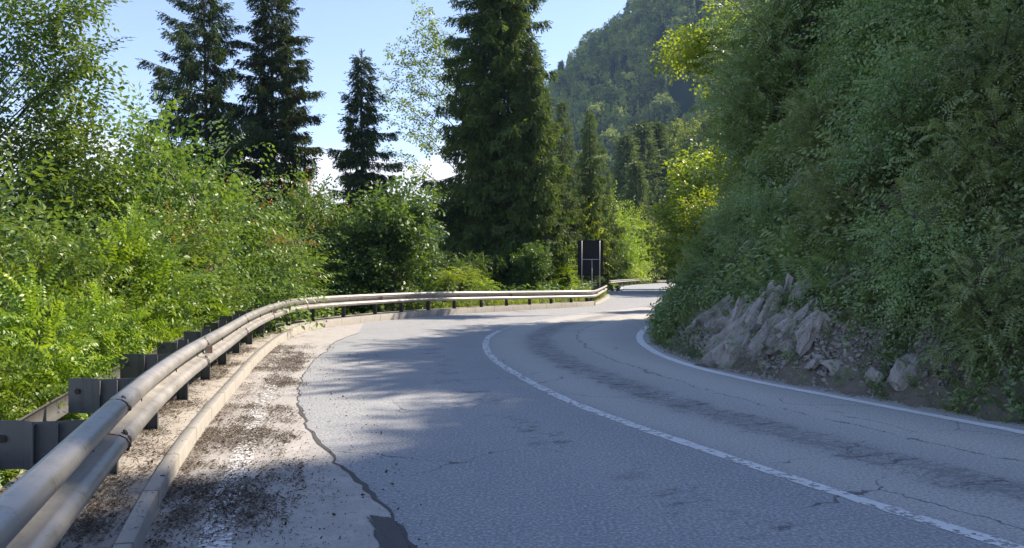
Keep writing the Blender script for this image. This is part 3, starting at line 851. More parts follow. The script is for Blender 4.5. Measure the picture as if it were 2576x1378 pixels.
def broadleaf(name, h, lobes, kind, mat, tr=.12, scale=1.0, per=9, seed=1, spread=.35, droop=.1, stems=1, bark='bark', tips=None, rise=.65, at_end=.45, accent=None):
    """deciduous tree or bush: stems, curved branches ending inside the crown lobes, leafy twigs along them.
    lobes: (x, y, z, rx, ry, rz, branches)"""
    rng = np.random.default_rng(seed)
    root = empty(name, (0, 0, 0))
    wood = MB(); O = []; D = []; S = []
    sps = []
    for k in range(stems):
        a = rng.uniform(0, 6.28); lean = .02 if stems == 1 else .13
        top = np.array((math.cos(a) * lean * h, math.sin(a) * lean * h, h * (rng.uniform(.8, .95) if stems == 1 else rng.uniform(.55, .75))))
        P = bez(np.zeros(3), np.array((top[0] * .15 + rng.normal(0, .04 * h), top[1] * .15 + rng.normal(0, .04 * h), h * .5)), top, 9)
        rr = tr / math.sqrt(stems) * (1 - np.linspace(0, 1, 9) * .85)
        wood.tube(P, rr, 7); sps.append(P)
    ends = []
    for (cx, cy, cz, rx, ry, rz, n) in lobes:
        for _ in range(n):
            u = rng.normal(size=3); u /= np.linalg.norm(u)
            ends.append(np.array((cx, cy, cz)) + u * (rng.uniform() ** .38) * np.array((rx, ry, rz)))
    for e in (tips or []): ends.append(np.array(e, float))
    for e in ends:
        P = sps[rng.integers(len(sps))]
        hz = math.hypot(e[0], e[1])
        z0 = np.clip(e[2] - hz * rise, .12 * h, P[-1][2] * .97)
        s0 = np.array([np.interp(z0, P[:, 2], P[:, j]) for j in range(3)])
        ctrl = s0 * .45 + e * .55 + np.array((0, 0, (.12 if e[2] > s0[2] else .3) * np.linalg.norm(e - s0))) + rng.normal(0, .06, 3) * np.linalg.norm(e - s0)
        B = bez(s0, ctrl, e, 7); ln = np.linalg.norm(e - s0)
        wood.tube(B, np.linspace(.005 * ln + .004, .003, 7), 4, cap=False)
        k = int(per * (.6 + .4 * ln / 2)) + 1
        t = 1 - rng.uniform(0, 1, k) ** 1.0 * min(at_end, 1); t[0] = 1.0
        i = np.clip(t * 6, 0, 5.999); j = i.astype(int); fr = (i - j)[:, None]
        pos = B[j] * (1 - fr) + B[j + 1] * fr
        tan = (B[j + 1] - B[j]); tan /= np.linalg.norm(tan, axis=1)[:, None]
        off = rng.normal(0, 1, (k, 3)); off /= np.linalg.norm(off, axis=1)[:, None]
        d = tan * .7 + off * .9 + np.array((0, 0, -droop)); d[0] = tan[0] + (0, 0, -droop)
        O.append(pos + off * rng.uniform(0, spread, (k, 1)) * .5); D.append(d); S.append(rng.uniform(.75, 1.25, k) * scale)
    O = np.concatenate(O); D = np.concatenate(D); S = np.concatenate(S)
    wood.build('trunk', M[bark], root, smooth=True)
    if accent:
        am, frac = accent; top = (O[:, 2] > np.quantile(O[:, 2], .72)) & (rng.uniform(size=len(O)) < frac)
        v, f = scatter(kind, O[top], D[top], S[top] * .8, rng); mesh_obj('crown', v, f, M[am], root)
        O, D, S = O[~top], D[~top], S[~top]
    v, f = scatter(kind, O, D, S, rng)
    mesh_obj('crown', v, f, M[mat], root)
    return root

def spruce(name, h, rad, mat='needles', seed=1, dens=1.0, gap=.35, bare=0.0, step=1.0, droop=.5, tr=.22, needle=1.0, lean=0.0, top_pow=.85):
    """spruce: whorls of drooping branches hung with branchlets"""
    rng = np.random.default_rng(seed)
    root = empty(name, (0, 0, 0)); wood = MB()
    T = np.array([(math.sin(z * .3 + seed) * .06 + lean * z, math.cos(z * .23 + seed) * .06, z) for z in np.linspace(-.5, h, 14)])
    wood.tube(T, tr * (1 - np.linspace(0, 1, 14) * .93), 8)
    O = []; D = []; S = []
    z = max(bare, .3)
    side = rng.uniform(.75, 1.15, 8)
    while z < h - .15:
        f = (h - z) / h
        R = rad * f ** top_pow * (1 - .25 * max(0, (f - .8) / .2))
        nb = int(round(5 + 2 * f)); a0 = rng.uniform(0, 6.28)
        for k in range(nb):
            a = a0 + 6.283 * k / nb + rng.normal(0, .2)
            L_ = R * rng.uniform(.55, 1.2) * side[int(a / 6.283 * 8) % 8]
            if rng.uniform() < gap * .35: L_ *= .5
            if L_ < .12: L_ = .12
            dv = np.array((math.cos(a), math.sin(a), 0))
            base = np.array((np.interp(z, T[:, 2], T[:, 0]), np.interp(z, T[:, 2], T[:, 1]), z + rng.uniform(-.12, .12)))
            up = .35 * (1 - f)                        # top branches rise, low ones hang
            n = max(4, int(L_ / .32) + 2); t = np.linspace(0, 1, n)
            dr = droop * f
            zz = L_ * ((up - dr * .55) * t - dr * .55 * t ** 2 + .30 * dr * t ** 4 * 1.6)
            B = base + dv * (L_ * t)[:, None]; B[:, 2] += zz
            wood.tube(B, np.linspace(.012 + .012 * L_, .005, n), 3, cap=False)
            m_ = max(7, int(L_ * 36 * dens))
            tt = rng.uniform(.10, 1, m_) ** .8
            pos = np.c_[[np.interp(tt, t, B[:, j]) for j in range(3)]].T
            sd_ = np.where(rng.uniform(size=m_) < .5, 1, -1)[:, None] * np.array((-dv[1], dv[0], 0))
            lat = rng.uniform(0, 1, (m_, 1)) * (L_ * .22 * (1.1 - tt))[:, None]
            pos = pos + sd_ * lat
            hang = (.25 + .75 * f)
            d = dv * .4 + sd_ * rng.uniform(.0, .6, (m_, 1)) + np.array((0, 0, -1.0)) * (hang * rng.uniform(.5, 2.6, (m_, 1)))
            O.append(pos); D.append(d); S.append(rng.uniform(.6, 1.15, m_) * (.55 + .5 * f) * needle)
            # tip sprays
            O.append(np.repeat(B[-1:], 2, 0) - dv * .06); D.append(np.array([dv + (0, 0, -.1), dv + (.2, .1, -.5)])); S.append(np.array([.7, .6]) * needle)
        z += step * (.26 + .36 * f) * (1 + gap * rng.uniform(-.4, .9))
    O.append(np.array([[T[-1][0], T[-1][1], h - .35]] * 5)); D.append(np.array([[0, 0, 1], [.3, .1, 1], [-.3, .2, 1], [.1, -.3, 1], [0, .3, 1.]])); S.append(np.full(5, .7))
    wood.build('trunk', M['bark'], root, smooth=True)
    v, f = scatter('needle', np.concatenate(O), np.concatenate(D), np.concatenate(S) * 1.45, rng, roll=1.0)
    mesh_obj('crown', v, f, M[mat], root)
    return root

def put(root, x, y, z=None, rz=0.0, s=1.0, label=None, cat='tree', group=None, sink=.1, tilt=None):
    if z is None: z = float(height(x, y)) - sink
    root.location = (x, y, z); root.rotation_euler = (tilt[0] if tilt else 0, tilt[1] if tilt else 0, rz); root.scale = (s, s, s) if not isinstance(s, tuple) else s
    return tag(root, label, cat, group)

def px_at(px, d):
    return (px - CX) / F * d, d
def z_at(py, d):
    return EYE - (py - HY) / F * d
# ---------------------------------------------------------------- spruces beyond the guardrail
def place_spruce(px, d, top_py, wpx, label, seed, **kw):
    x, y = px_at(px, d); zb = float(height(x, y)) - .3; top = z_at(top_py, d)
    r = wpx / 2 / F * d
    nm = kw.pop('name', 'spruce_tree'); grp = kw.pop('group', None)
    t = spruce(nm, top - zb, r, seed=seed, **kw)
    return put(t, x, y, zb, 0, 1, label, 'tree', grp)

place_spruce(517, 39, -90, 460, 'tall dark spruce left of the slender one, trunk showing between its drooping tiers', 11, dens=1.3, gap=.6, droop=.4, top_pow=.5)
place_spruce(688, 41, -90, 370, 'slender dark spruce just right of the other tall one, above the red-tipped bushes', 12, dens=1.7, gap=.4, droop=.45, top_pow=.5)
place_spruce(912, 42, 130, 330, 'smallest pointed dark spruce with its whole top against the sky and snow-white cloud', 13, dens=1.5, gap=.5, droop=.8, top_pow=.75)
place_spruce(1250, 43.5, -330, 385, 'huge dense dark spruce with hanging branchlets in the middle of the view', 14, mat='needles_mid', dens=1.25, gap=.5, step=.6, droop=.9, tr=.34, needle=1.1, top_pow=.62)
place_spruce(1335, 42, 90, 225, 'paler spruce standing for the sunlit right flank of the huge spruce', 15, dens=1.3, gap=.4, step=.7, droop=.9, mat='needles_far', top_pow=.6)  # paler needles stand in for sunlight on the huge spruce's right side
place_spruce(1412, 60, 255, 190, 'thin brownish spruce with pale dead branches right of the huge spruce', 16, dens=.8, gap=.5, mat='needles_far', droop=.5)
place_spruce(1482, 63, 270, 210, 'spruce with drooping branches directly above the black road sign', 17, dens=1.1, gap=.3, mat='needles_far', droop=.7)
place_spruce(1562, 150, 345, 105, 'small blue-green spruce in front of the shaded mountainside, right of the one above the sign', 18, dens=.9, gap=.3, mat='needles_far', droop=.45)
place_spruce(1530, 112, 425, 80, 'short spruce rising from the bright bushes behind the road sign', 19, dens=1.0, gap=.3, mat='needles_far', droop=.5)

# ---------------------------------------------------------------- broadleaved trees and bushes on the valley side
def bush_at(proto, px, d, top_py, label, h0, rz=0.0, group=None, cat='bush', first=False, wide=1.0):
    for _ in range(60):
        x, y = px_at(px, d); zb = float(height(x, y)) - .15; H_ = z_at(top_py, d) - zb; s = H_ / h0; sw = min(s, 1.3)
        if -path_dist([x], [y], LEFT)[0][0] > 1.5 * sw * wide + .5: break
        d += .4
    o = proto if first else copy_tree(proto)
    return put(o, x, y, zb, rz, (sw * wide, sw * wide, s), label, cat, group)

# slender airy tree between the small and the huge spruce
x, y = px_at(1150, 48); zb = float(height(x, y)) - .2
k = 48 / F
def rel(px, py, dy=0.0): return ((px - 1150) * k, dy, EYE - (py - HY) * k - zb)
air = [rel(1052, 15), rel(1040, 60, .4), rel(1078, 40, -.3), rel(975, 120, .5), rel(960, 190, -.4), rel(1010, 105, .3), rel(1000, 245, .5), rel(985, 300, -.4), rel(1050, 150, .3), rel(1085, 120, -.5),
       rel(1095, 190, .4), rel(1020, 200, 0), rel(1125, 160, -.3), rel(1040, 330, .5), rel(955, 235, .2), rel(1110, 260, .6), rel(975, 380, -.2), rel(1010, 400, .6), rel(1075, 90, .3), rel(1060, 230, -.6), rel(1030, 280, .2),
       rel(1140, 215, .3), rel(1090, 330, -.4), rel(990, 160, 0), rel(1005, 330, .7)]
slim = broadleaf('ash_tree', rel(0, 70)[2], [], 'broad', 'leaf_bright', tr=.09, scale=1.15, per=26, seed=31, spread=.8, droop=.2, tips=air, rise=.8, at_end=.6)
put(slim, x, y, zb, 0, 1, 'slender airy tree with sparse bright leaves against the sky beside the huge spruce', 'tree')

# tall hornbeam at the far left: long leafy sprays reach out over the sky
x, y = px_at(-60, 14); zb = float(height(x, y)) - .2; k = 14 / F
def rel(px, py, dy=0.0): return ((px + 60) * k, dy, EYE - (py - HY) * k - zb)
r_ = random.Random(5)
tips = [rel(205, 0, .2), rel(185, 68, -.2), rel(232, 120, .1), rel(175, 165, .4), rel(195, 215, -.3), rel(225, 250, .2), rel(130, 20, .5), rel(60, 40, 0), rel(150, 105, .6), rel(90, 120, -.5), rel(120, 190, .3), rel(20, -30, .2),
        rel(235, 330, .3), rel(290, 305, .1), rel(160, 290, -.5), rel(70, 230, .5), rel(-10, 90, -.3), rel(100, -40, 0), rel(160, -20, .3), rel(30, 160, .4), rel(250, 375, -.3)]
hb = broadleaf('hornbeam_tree', rel(0, -60)[2], [(.6, 0, rel(0, 330)[2], 1.5, 1.2, 1.1, 16), (1.0, 0, rel(0, 470)[2], 1.9, 1.2, 1.1, 34)], 'alternate', 'leaf_hornbeam', tr=.10,
               scale=1.2, per=20, seed=32, spread=.16, droop=.15, tips=tips + tips[:12], rise=.9, at_end=.5)
put(hb, x, y, zb, 0, 1, 'tall hornbeam at the far left reaching long leafy sprays out over the sky', 'tree')

# prototypes
bushA = broadleaf('hazel_bush', 4.0, [(0, 0, 2.6, 1.7, 1.5, 1.5, 80), (.4, 0, 1.3, 1.7, 1.5, 1.1, 50)], 'alternate', 'leaf_hazel', tr=.06, scale=1.12, per=22, seed=41, stems=5, spread=.3, droop=.1, bark='bark_pale', at_end=.8)
bushB = broadleaf('locust_bush', 3.2, [(0, 0, 2.0, 1.4, 1.3, 1.2, 80), (0, 0, 1.0, 1.5, 1.3, .9, 45)], 'pinnate', 'leaf_locust', tr=.04, scale=1.5, per=10, seed=42, stems=4, spread=.3, droop=.1, at_end=.75)
bushC = broadleaf('red_tipped_bush', 4.2, [(0, 0, 2.7, 1.6, 1.5, 1.5, 80), (0, 0, 1.4, 1.8, 1.5, 1.1, 45)], 'alternate', 'leaf_hazel', tr=.06, scale=1.15, per=20, seed=43, stems=5, spread=.3, droop=.1, accent=('leaf_reddish', .06), bark='bark_pale', at_end=.8)
bushD = broadleaf('maple_tree', 5.0, [(0, 0, 3.5, 1.7, 1.6, 1.5, 75), (0, 0, 1.8, 2.0, 1.8, 1.4, 60)], 'broad', 'leaf_maple', tr=.12, scale=1.0, per=18, seed=44, stems=3, spread=.4, droop=.2, at_end=.7)
bushE = broadleaf('elder_bush', 3.5, [(0, 0, 2.2, 1.6, 1.5, 1.3, 75), (0, 0, 1.1, 1.8, 1.6, 1.0, 50)], 'alternate', 'leaf_bright', tr=.05, scale=1.3, per=20, seed=45, stems=4, spread=.4, droop=.1, at_end=.75)

bush_at(bushA, 420, 13.5, 285, 'tall pale green hazel right of the hornbeam, its top cut out against the sky', 4.0, .3, first=True)
bush_at(bushA, 160, 15, 380, 'leafy hazel under the long sprays of the hornbeam', 4.0, 1.7)
bush_at(bushA, 320, 20, 390, 'hazel standing in the gap between hornbeam and first tall spruce', 4.0, 2.7)
bush_at(bushA, -60, 11.5, 420, 'hazel cut by the left edge of the view below the hornbeam', 4.0, 4.0)
bush_at(bushC, 590, 19, 455, 'broad bush with reddish young tips below the first tall spruce', 4.2, .5, first=True)
bush_at(bushC, 440, 14.5, 520, 'rounded bush with a few rusty tips left of the broad red-tipped bush', 4.2, 2.1)
bush_at(bushC, 775, 28, 440, 'bush with orange shoots between the tall slender spruce and the dark maple', 4.2, 4.4)
bush_at(bushC, 690, 23.5, 560, 'low bush with reddish tips close above the middle of the guardrail bend', 4.2, 5.4)
bush_at(bushA, 850, 30, 520, 'grey-green hazel left of the dark maple, above the curve of the rail', 4.0, 5.1)
bush_at(bushA, 300, 11.5, 560, 'dense hazel in the middle of the left bank behind the locusts', 4.0, 3.3)
bush_at(bushA, 500, 15.5, 610, 'low hazel leaning over the guardrail below the rounded bush', 4.0, 1.1)
bush_at(bushA, 130, 9.8, 560, 'hazel near the left edge above the yellow-green locusts', 4.0, .9)
bush_at(bushB, 60, 6.6, 720, 'yellow-green locust bush nearest the camera at the left edge', 3.2, .2, wide=.75, first=True)
bush_at(bushB, 250, 8.2, 740, 'yellow-green locust bush right behind the nearest guardrail spacers', 3.2, 1.4, wide=.75)
bush_at(bushB, 350, 10.4, 760, 'locust bush touching the rail where the plates end', 3.2, 2.6, wide=.75)
bush_at(bushB, 130, 9.0, 640, 'taller locust between the nearest locust and the hazels', 3.2, 3.8, wide=.75)
bush_at(bushB, 330, 10.5, 545, 'tall bright locust shoots rising in the middle of the left bank', 3.2, 4.6, wide=.75)
bush_at(bushB, -90, 5.6, 800, 'locust foliage low at the left edge beside the rear rail', 3.2, 5.2, wide=.75)
bush_at(bushB, 520, 14.5, 740, 'small locust tucked under the low hazel by the rail', 3.2, .8, wide=.75)
bush_at(bushA, 735, 27, 640, 'shrub just over the highest part of the rail where it bends', 4.0, 2.4)
bush_at(bushA, 835, 29, 660, 'low shrub behind the rail, left of the dark maple foot', 4.0, .1)
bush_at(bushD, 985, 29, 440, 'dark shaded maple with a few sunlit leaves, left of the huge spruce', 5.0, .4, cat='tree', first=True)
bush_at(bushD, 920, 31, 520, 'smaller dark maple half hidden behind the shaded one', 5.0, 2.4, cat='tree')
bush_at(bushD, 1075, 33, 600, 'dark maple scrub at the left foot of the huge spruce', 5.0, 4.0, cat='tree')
bush_at(bushA, 720, 33, 600, 'hazel far behind the rail bend, dark under the slender spruce', 4.0, 3.9)
bush_at(bushE, 1540, 96, 500, 'bright yellow-green bush right behind the black road sign', 3.5, .4, wide=1.9, first=True)
bush_at(bushE, 1580, 118, 535, 'bright bush right of the sign, ending at the far road', 3.5, 2.0, wide=1.9)
bush_at(bushE, 1455, 58, 495, 'bright tall bush left of the sign below the drooping spruce', 3.5, 3.1)
bush_at(bushE, 1395, 42, 640, 'low sunlit bush between the huge spruce and the sign', 3.5, 4.3)
bush_at(bushE, 1462, 76, 560, 'bright bush peeping out close around the sign panel', 3.5, 5.0)
bush_at(bushE, 1555, 108, 600, 'far bright bush behind the distant guardrail', 3.5, .8, wide=1.9)
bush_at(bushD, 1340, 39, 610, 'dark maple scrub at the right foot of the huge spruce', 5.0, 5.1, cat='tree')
bush_at(bushA, 1180, 37, 640, 'scrub in the shadow under the huge spruce', 4.0, 1.9)
bush_at(bushE, 1600, 135, 560, 'sunlit bush at the far end of the road', 3.5, 2.9, wide=1.9)

# sumac-like plants by the rail
def sumac(seed):
    rng = np.random.default_rng(seed); root = empty('sumac_plant', (0, 0, 0)); w = MB(); O = []; D = []; S = []
    for k in range(3):
        a = rng.uniform(0, 6.28); top = np.array((math.cos(a) * .35, math.sin(a) * .3, rng.uniform(.9, 1.25)))
        w.tube(bez(np.zeros(3), top * (.3, .3, .6), top, 5), [.018, .016, .014, .012, .008], 5)
        for j in range(11):
            b = j * 2.4 + rng.uniform(-.2, .2)
            O.append(top - (0, 0, .02 * j)); D.append((math.cos(b), math.sin(b), .45 - .07 * j)); S.append(rng.uniform(1.6, 2.1))
    w.build('stem', M['bark'], root, smooth=True)
    v, f = scatter('pinnate', np.array(O), np.array(D), np.array(S), rng, roll=.1); mesh_obj('foliage', v, f, M['leaf_bright'], root)
    return root
p0 = sumac(3)
for i, (px, d, top, lab) in enumerate([(1112, 28.6, 676, 'sumac plant with wide feathery leaves behind the rail, left one of the pair'), (1152, 29.2, 672, 'sumac plant close right of its taller-leaved twin behind the rail'),
                                       (1228, 30.2, 700, 'lowest sumac plant alone behind the rail in front of the huge spruce'), (1085, 27.6, 735, 'sumac plant low under the guardrail beam left of the pair')]):
    x, y = px_at(px, d); zb = z_at(top, d) - 1.3 * (1 if i < 3 else .8)
    zb = max(zb, float(height(x, y)) - .1); o = p0 if i == 0 else copy_tree(p0)
    put(o, x, y, zb, i * 1.3, max(.5, (z_at(top, d) - zb) / 1.3), lab, 'plant')

# ---------------------------------------------------------------- grass on the shelf and under the rail
def scatter_ground(n, x0, x1, y0, y1, test, rng):
    X = rng.uniform(x0, x1, n); Y = rng.uniform(y0, y1, n)
    return X, Y
rng = np.random.default_rng(77)
X = rng.uniform(-9, 16, 42000); Y = rng.uniform(20, 90, 42000)
sl = -path_dist(X, Y, LEFT)[0]
k_ = (sl > np.where(Y < 33, 1.05, .25)) & (sl < 7) & (rng.uniform(size=len(X)) < np.clip(1.2 - sl / 9, 0, 1))
X, Y = X[k_], Y[k_]; Z = height(X, Y)
v, f = merge([scatter('grass', np.c_[X, Y, Z - .02], np.c_[rng.normal(0, .12, (len(X), 2)), np.ones(len(X))], rng.uniform(.8, 1.6, len(X)), rng, roll=1)])
tag(mesh_obj('verge_grass', v, f, M['grass']), 'sunlit long grass on the verge under and behind the guardrail', 'grass', kind='stuff')
X = rng.uniform(-30, 10, 26000); Y = rng.uniform(1, 60, 26000)
sl = -path_dist(X, Y, LEFT)[0]; k_ = (sl > 1.15) & (sl < 14); X, Y = X[k_], Y[k_]; Z = height(X, Y)
v, f = scatter('herb', np.c_[X, Y, Z], np.c_[rng.normal(0, .4, (len(X), 2)), np.ones(len(X))], rng.uniform(1.2, 2.6, len(X)), rng, roll=1)
tag(mesh_obj('bank_undergrowth', v, f, M['leaf_hazel']), 'low leafy undergrowth covering the bank below the bushes', 'undergrowth', kind='stuff')

# ---------------------------------------------------------------- the hillside on the right
def on_hill(n, seed, x0=2, x1=40, y0=1, y1=48, near=True):
    rng = np.random.default_rng(seed)
    X = rng.uniform(x0, x1, n); Y = rng.uniform(y0, y1, n); sr = path_dist(X, Y, RIGHT)[0]
    k_ = sr > .04
    return X[k_], Y[k_], sr[k_], rng
def hill_dir(X, Y, out_=.8):
    e = .3; hx = (height(X + e, Y) - height(X - e, Y)) / (2 * e); hy = (height(X, Y + e) - height(X, Y - e)) / (2 * e)
    return np.c_[-hx * out_, -hy * out_, np.ones_like(hx)]
def in_rock(X, Y):                                     # bare places: the outcrop and the scree below it
    return (((X - 5.0) / 1.3) ** 2 + ((Y - 16.2) / 1.9) ** 2 < 1)
def patch(X, Y, wl, ph):
    return bumps(X + ph, Y - ph * .7, wl)

def cover(name, kind, mat, n, seed, label, smin, smax, scale, thr, wl, ph, x1=34, y1=40, lift=0.0, near_w=True, out_=.8, cat='undergrowth', roll=.5):
    X, Y, sr, rng = on_hill(n, seed, x1=x1, y1=y1)
    dist = np.hypot(X, Y)
    az = np.degrees(np.arctan2(X, Y))
    k_ = (sr > smin) & (sr < smax) & (az > 6) & (az < 50) & ~(in_rock(X, Y) & (rng.uniform(size=len(X)) < .93)) & ~((sr < .7) & (np.abs(Y - 12.8) < 3.0) & (rng.uniform(size=len(X)) < .8)) & (patch(X, Y, wl, ph) + rng.normal(0, .35, len(X)) > thr)
    k_ &= rng.uniform(size=len(X)) < np.clip(14 / dist, .25, 1)
    X, Y, dist, sr = X[k_], Y[k_], dist[k_], sr[k_]
    O = np.c_[X, Y, height(X, Y) + lift * rng.uniform(0, 1, len(X))]; D = hill_dir(X, Y, out_) + rng.normal(0, .45, (len(X), 3))
    S = rng.uniform(.6, 1.35, len(X)) * scale * np.clip(dist / 14, .8, 1.6) * (np.clip(.3 + sr * .5, .3, 1) if smax > 3 else 1)
    v, f = scatter(kind, O, D, S, rng, roll=roll)
    return tag(mesh_obj(name, v, f, M[mat]), label, cat, kind='stuff')
cover('hillside_ferns', 'fern', 'leaf_fern', 42000, 201, 'ferns and feathery plants carpeting the shaded hillside', .15, 30, 1.15, -.25, 2.2, 0, lift=.15)
cover('hillside_undergrowth', 'herb', 'leaf_shade', 46000, 202, 'dark leafy undergrowth carpeting the shaded hillside', .1, 32, 1.3, -.5, 1.6, 3, lift=.25)
cover('hillside_brambles', 'alternate', 'leaf_olive', 38000, 203, 'trailing leafy stems hanging on the hillside', .9, 32, 1.0, .0, 2.8, 7, lift=.45, out_=1.2)
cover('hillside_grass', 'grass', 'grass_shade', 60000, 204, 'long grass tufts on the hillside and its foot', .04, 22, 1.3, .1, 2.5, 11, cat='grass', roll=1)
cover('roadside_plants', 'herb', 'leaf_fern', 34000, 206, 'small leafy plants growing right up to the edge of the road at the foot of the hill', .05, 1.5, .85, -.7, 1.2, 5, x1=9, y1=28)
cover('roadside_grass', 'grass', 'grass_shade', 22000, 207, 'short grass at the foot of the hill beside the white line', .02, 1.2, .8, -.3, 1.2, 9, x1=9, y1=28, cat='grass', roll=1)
cover('dry_stems', 'stems', 'dry_stems', 16000, 205, 'dry brown stems standing among the hillside plants', .3, 14, 1.0, .25, 2.0, 15, cat='dry plants', roll=1)

# bushes that billow out of the slope
hb1 = broadleaf('hillside_bush', 2.6, [(0, 0, 1.6, 1.3, 1.3, 1.1, 60), (0, 0, .7, 1.5, 1.5, .8, 40)], 'pinnate', 'leaf_olive', tr=.04, scale=1.0, per=14, seed=61, stems=4, spread=.35, droop=.35, at_end=.75)
hb2 = broadleaf('hillside_bush', 3.0, [(0, 0, 1.9, 1.4, 1.4, 1.2, 60), (0, 0, .8, 1.6, 1.5, .9, 40)], 'alternate', 'leaf_shade', tr=.04, scale=1.1, per=16, seed=62, stems=4, spread=.35, droop=.35, at_end=.75)
ht = broadleaf('hillside_tree', 6.5, [(0, 0, 4.6, 2.2, 2.2, 1.9, 90), (-.4, 0, 2.7, 2.3, 2.2, 1.5, 70)], 'pinnate', 'leaf_shade', tr=.12, scale=1.6, per=15, seed=63, stems=2, spread=.5, droop=.4, at_end=.65)
hs = broadleaf('hillside_tree', 6.5, [(0, 0, 4.6, 2.2, 2.2, 1.9, 52), (-.4, 0, 2.7, 2.3, 2.2, 1.5, 60)], 'pinnate', 'leaf_shade', tr=.12, scale=1.5, per=9, seed=68, stems=2, spread=.5, droop=.4, at_end=.6)
hy_ = broadleaf('golden_maple', 6.0, [(0, 0, 4.2, 2.0, 2.0, 1.8, 80), (-.4, 0, 2.2, 2.2, 2.0, 1.5, 60)], 'broad', 'leaf_bright', tr=.12, scale=1.15, per=15, seed=64, stems=2, spread=.5, droop=.2, at_end=.65)
def hill_put(proto, px, py, s, rz, label, first=False, cat='bush', dlim=(5, 60), sink=.3):
    """stand a plant on the hill where the ray through (px, py) meets the ground"""
    d = np.linspace(dlim[0], dlim[1], 700); x = (px - CX) / F * d; zr0 = EYE - (py - HY) / F * d
    hh = height(x, d); w_ = np.where(hh > zr0)[0]
    dd = d[w_[0]] if len(w_) else d[-1]
    x = (px - CX) / F * dd
    o = proto if first else copy_tree(proto)
    return put(o, x, dd, float(height(x, dd)) - sink, rz, s, label, cat)
HB = [(hb1, 2500, 880, .55, 'feathery low bush at the right edge above the white edge line'), (hb2, 2330, 760, .5, 'rounded dark bush on the lower slope above the pale slab'),
      (hb1, 2130, 600, .6, 'feathery bush in the middle of the hillside'), (hb2, 1960, 640, .55, 'leafy bush over the rock outcrop'), (hb1, 1880, 700, .45, 'bush hanging over the left end of the outcrop'),
      (hb2, 1830, 730, .36, 'dark bush at the hill nose beside the road'), (hb1, 2480, 560, .65, 'light feathery bush near the right edge, halfway up'), (hb2, 2300, 430, .7, 'dark bush high on the middle slope'),
      (hb1, 2080, 420, .7, 'bush below the dark hollow of the upper slope'), (hb2, 1900, 520, .7, 'bush on the ridge of the nose left of the hollow'), (hb1, 2520, 330, .8, 'brightest green feathery bush at the right edge below the bare twigs'),
      (hb2, 2230, 230, .9, 'tall drooping bush near the top of the slope'), (hb1, 2050, 210, .9, 'arching bush on the upper slope right of the overhanging tree'), (hb2, 2440, 140, 1.0, 'hazy bush in the top right of the slope'),
      (hb1, 2300, 60, 1.0, 'bush cut by the top edge of the view above the slope'), (hb2, 1880, 600, .5, 'bush between the golden maple and the slope')]
used = set()
for i, (p_, px, py, s_, lab) in enumerate(HB):
    hill_put(p_, px, py, s_, i * 1.7, lab, first=(id(p_) not in used)); used.add(id(p_))
for i, (px, d, s_, lab) in enumerate([(1965, 23, .95, 'large overhanging tree with long leafy sprays on the hill nose'), (1925, 21.5, .85, 'dark tree on the hill right beside the overhanging one'), (1990, 22, 1.0, 'tree behind the overhanging one, its crown over the road bend'),
                                      (2020, 24, 1.1, 'shaded tree above the hollow of the slope'), (2180, 22, 1.0, 'shaded tree at the top of the slope over the middle'), (2350, 20, .95, 'shaded tree at the top of the slope toward the right'),
                                      (2540, 18, .9, 'shaded tree in the top right corner'), (1985, 20.5, 1.05, 'highest leafy tree on the hill nose, its crown cut by the top edge'), (1900, 23, .5, 'smaller leafy tree low on the nose of the hill'), (2070, 21.5, 1.0, 'tall tree rising behind the crest of the nose')]):
    x, y = px_at(px, d); hill = (hs if i == 0 else copy_tree(hs)) if i in (0, 1, 2, 7, 8) else (ht if i == 3 else copy_tree(ht))
    put(hill, x, y, None, i * 2.1, s_, lab, 'tree', sink=.4)
for i, (px, d, tp, lab) in enumerate([(1722, 58, 335, 'golden-green sunlit maple nearest behind the hill nose'), (1690, 72, 430, 'yellow-green maple leaning over the far road'), (1752, 52, 450, 'lowest golden maple against the dark slope'), (1770, 62, 300, 'maple with golden rim behind the nose, highest of its kind')]):
    x, y = px_at(px + (90 if i == 1 else 45), d); zb = float(height(x, y)) - .3; s_ = (z_at(tp, d) - zb) / 6.3; o = hy_ if i == 0 else copy_tree(hy_)
    put(o, x, y, zb, i * 1.9 + .5, s_, lab, 'tree')
ov = broadleaf('overhanging_maple', 12.0, [(-2.2, 0, 10.4, 1.25, 1.2, 1.0, 34), (-.6, 0, 11.2, 1.5, 1.2, 1.0, 26)], 'broad', 'leaf_bright', tr=.09, scale=1.1, per=9, seed=66, spread=.5, droop=.25, at_end=.6, rise=.5)
put(ov, 8.9, 30.5, None, 0, 1, 'golden leafy crown overhanging from the top edge at the left side of the hill', 'tree', sink=.3)
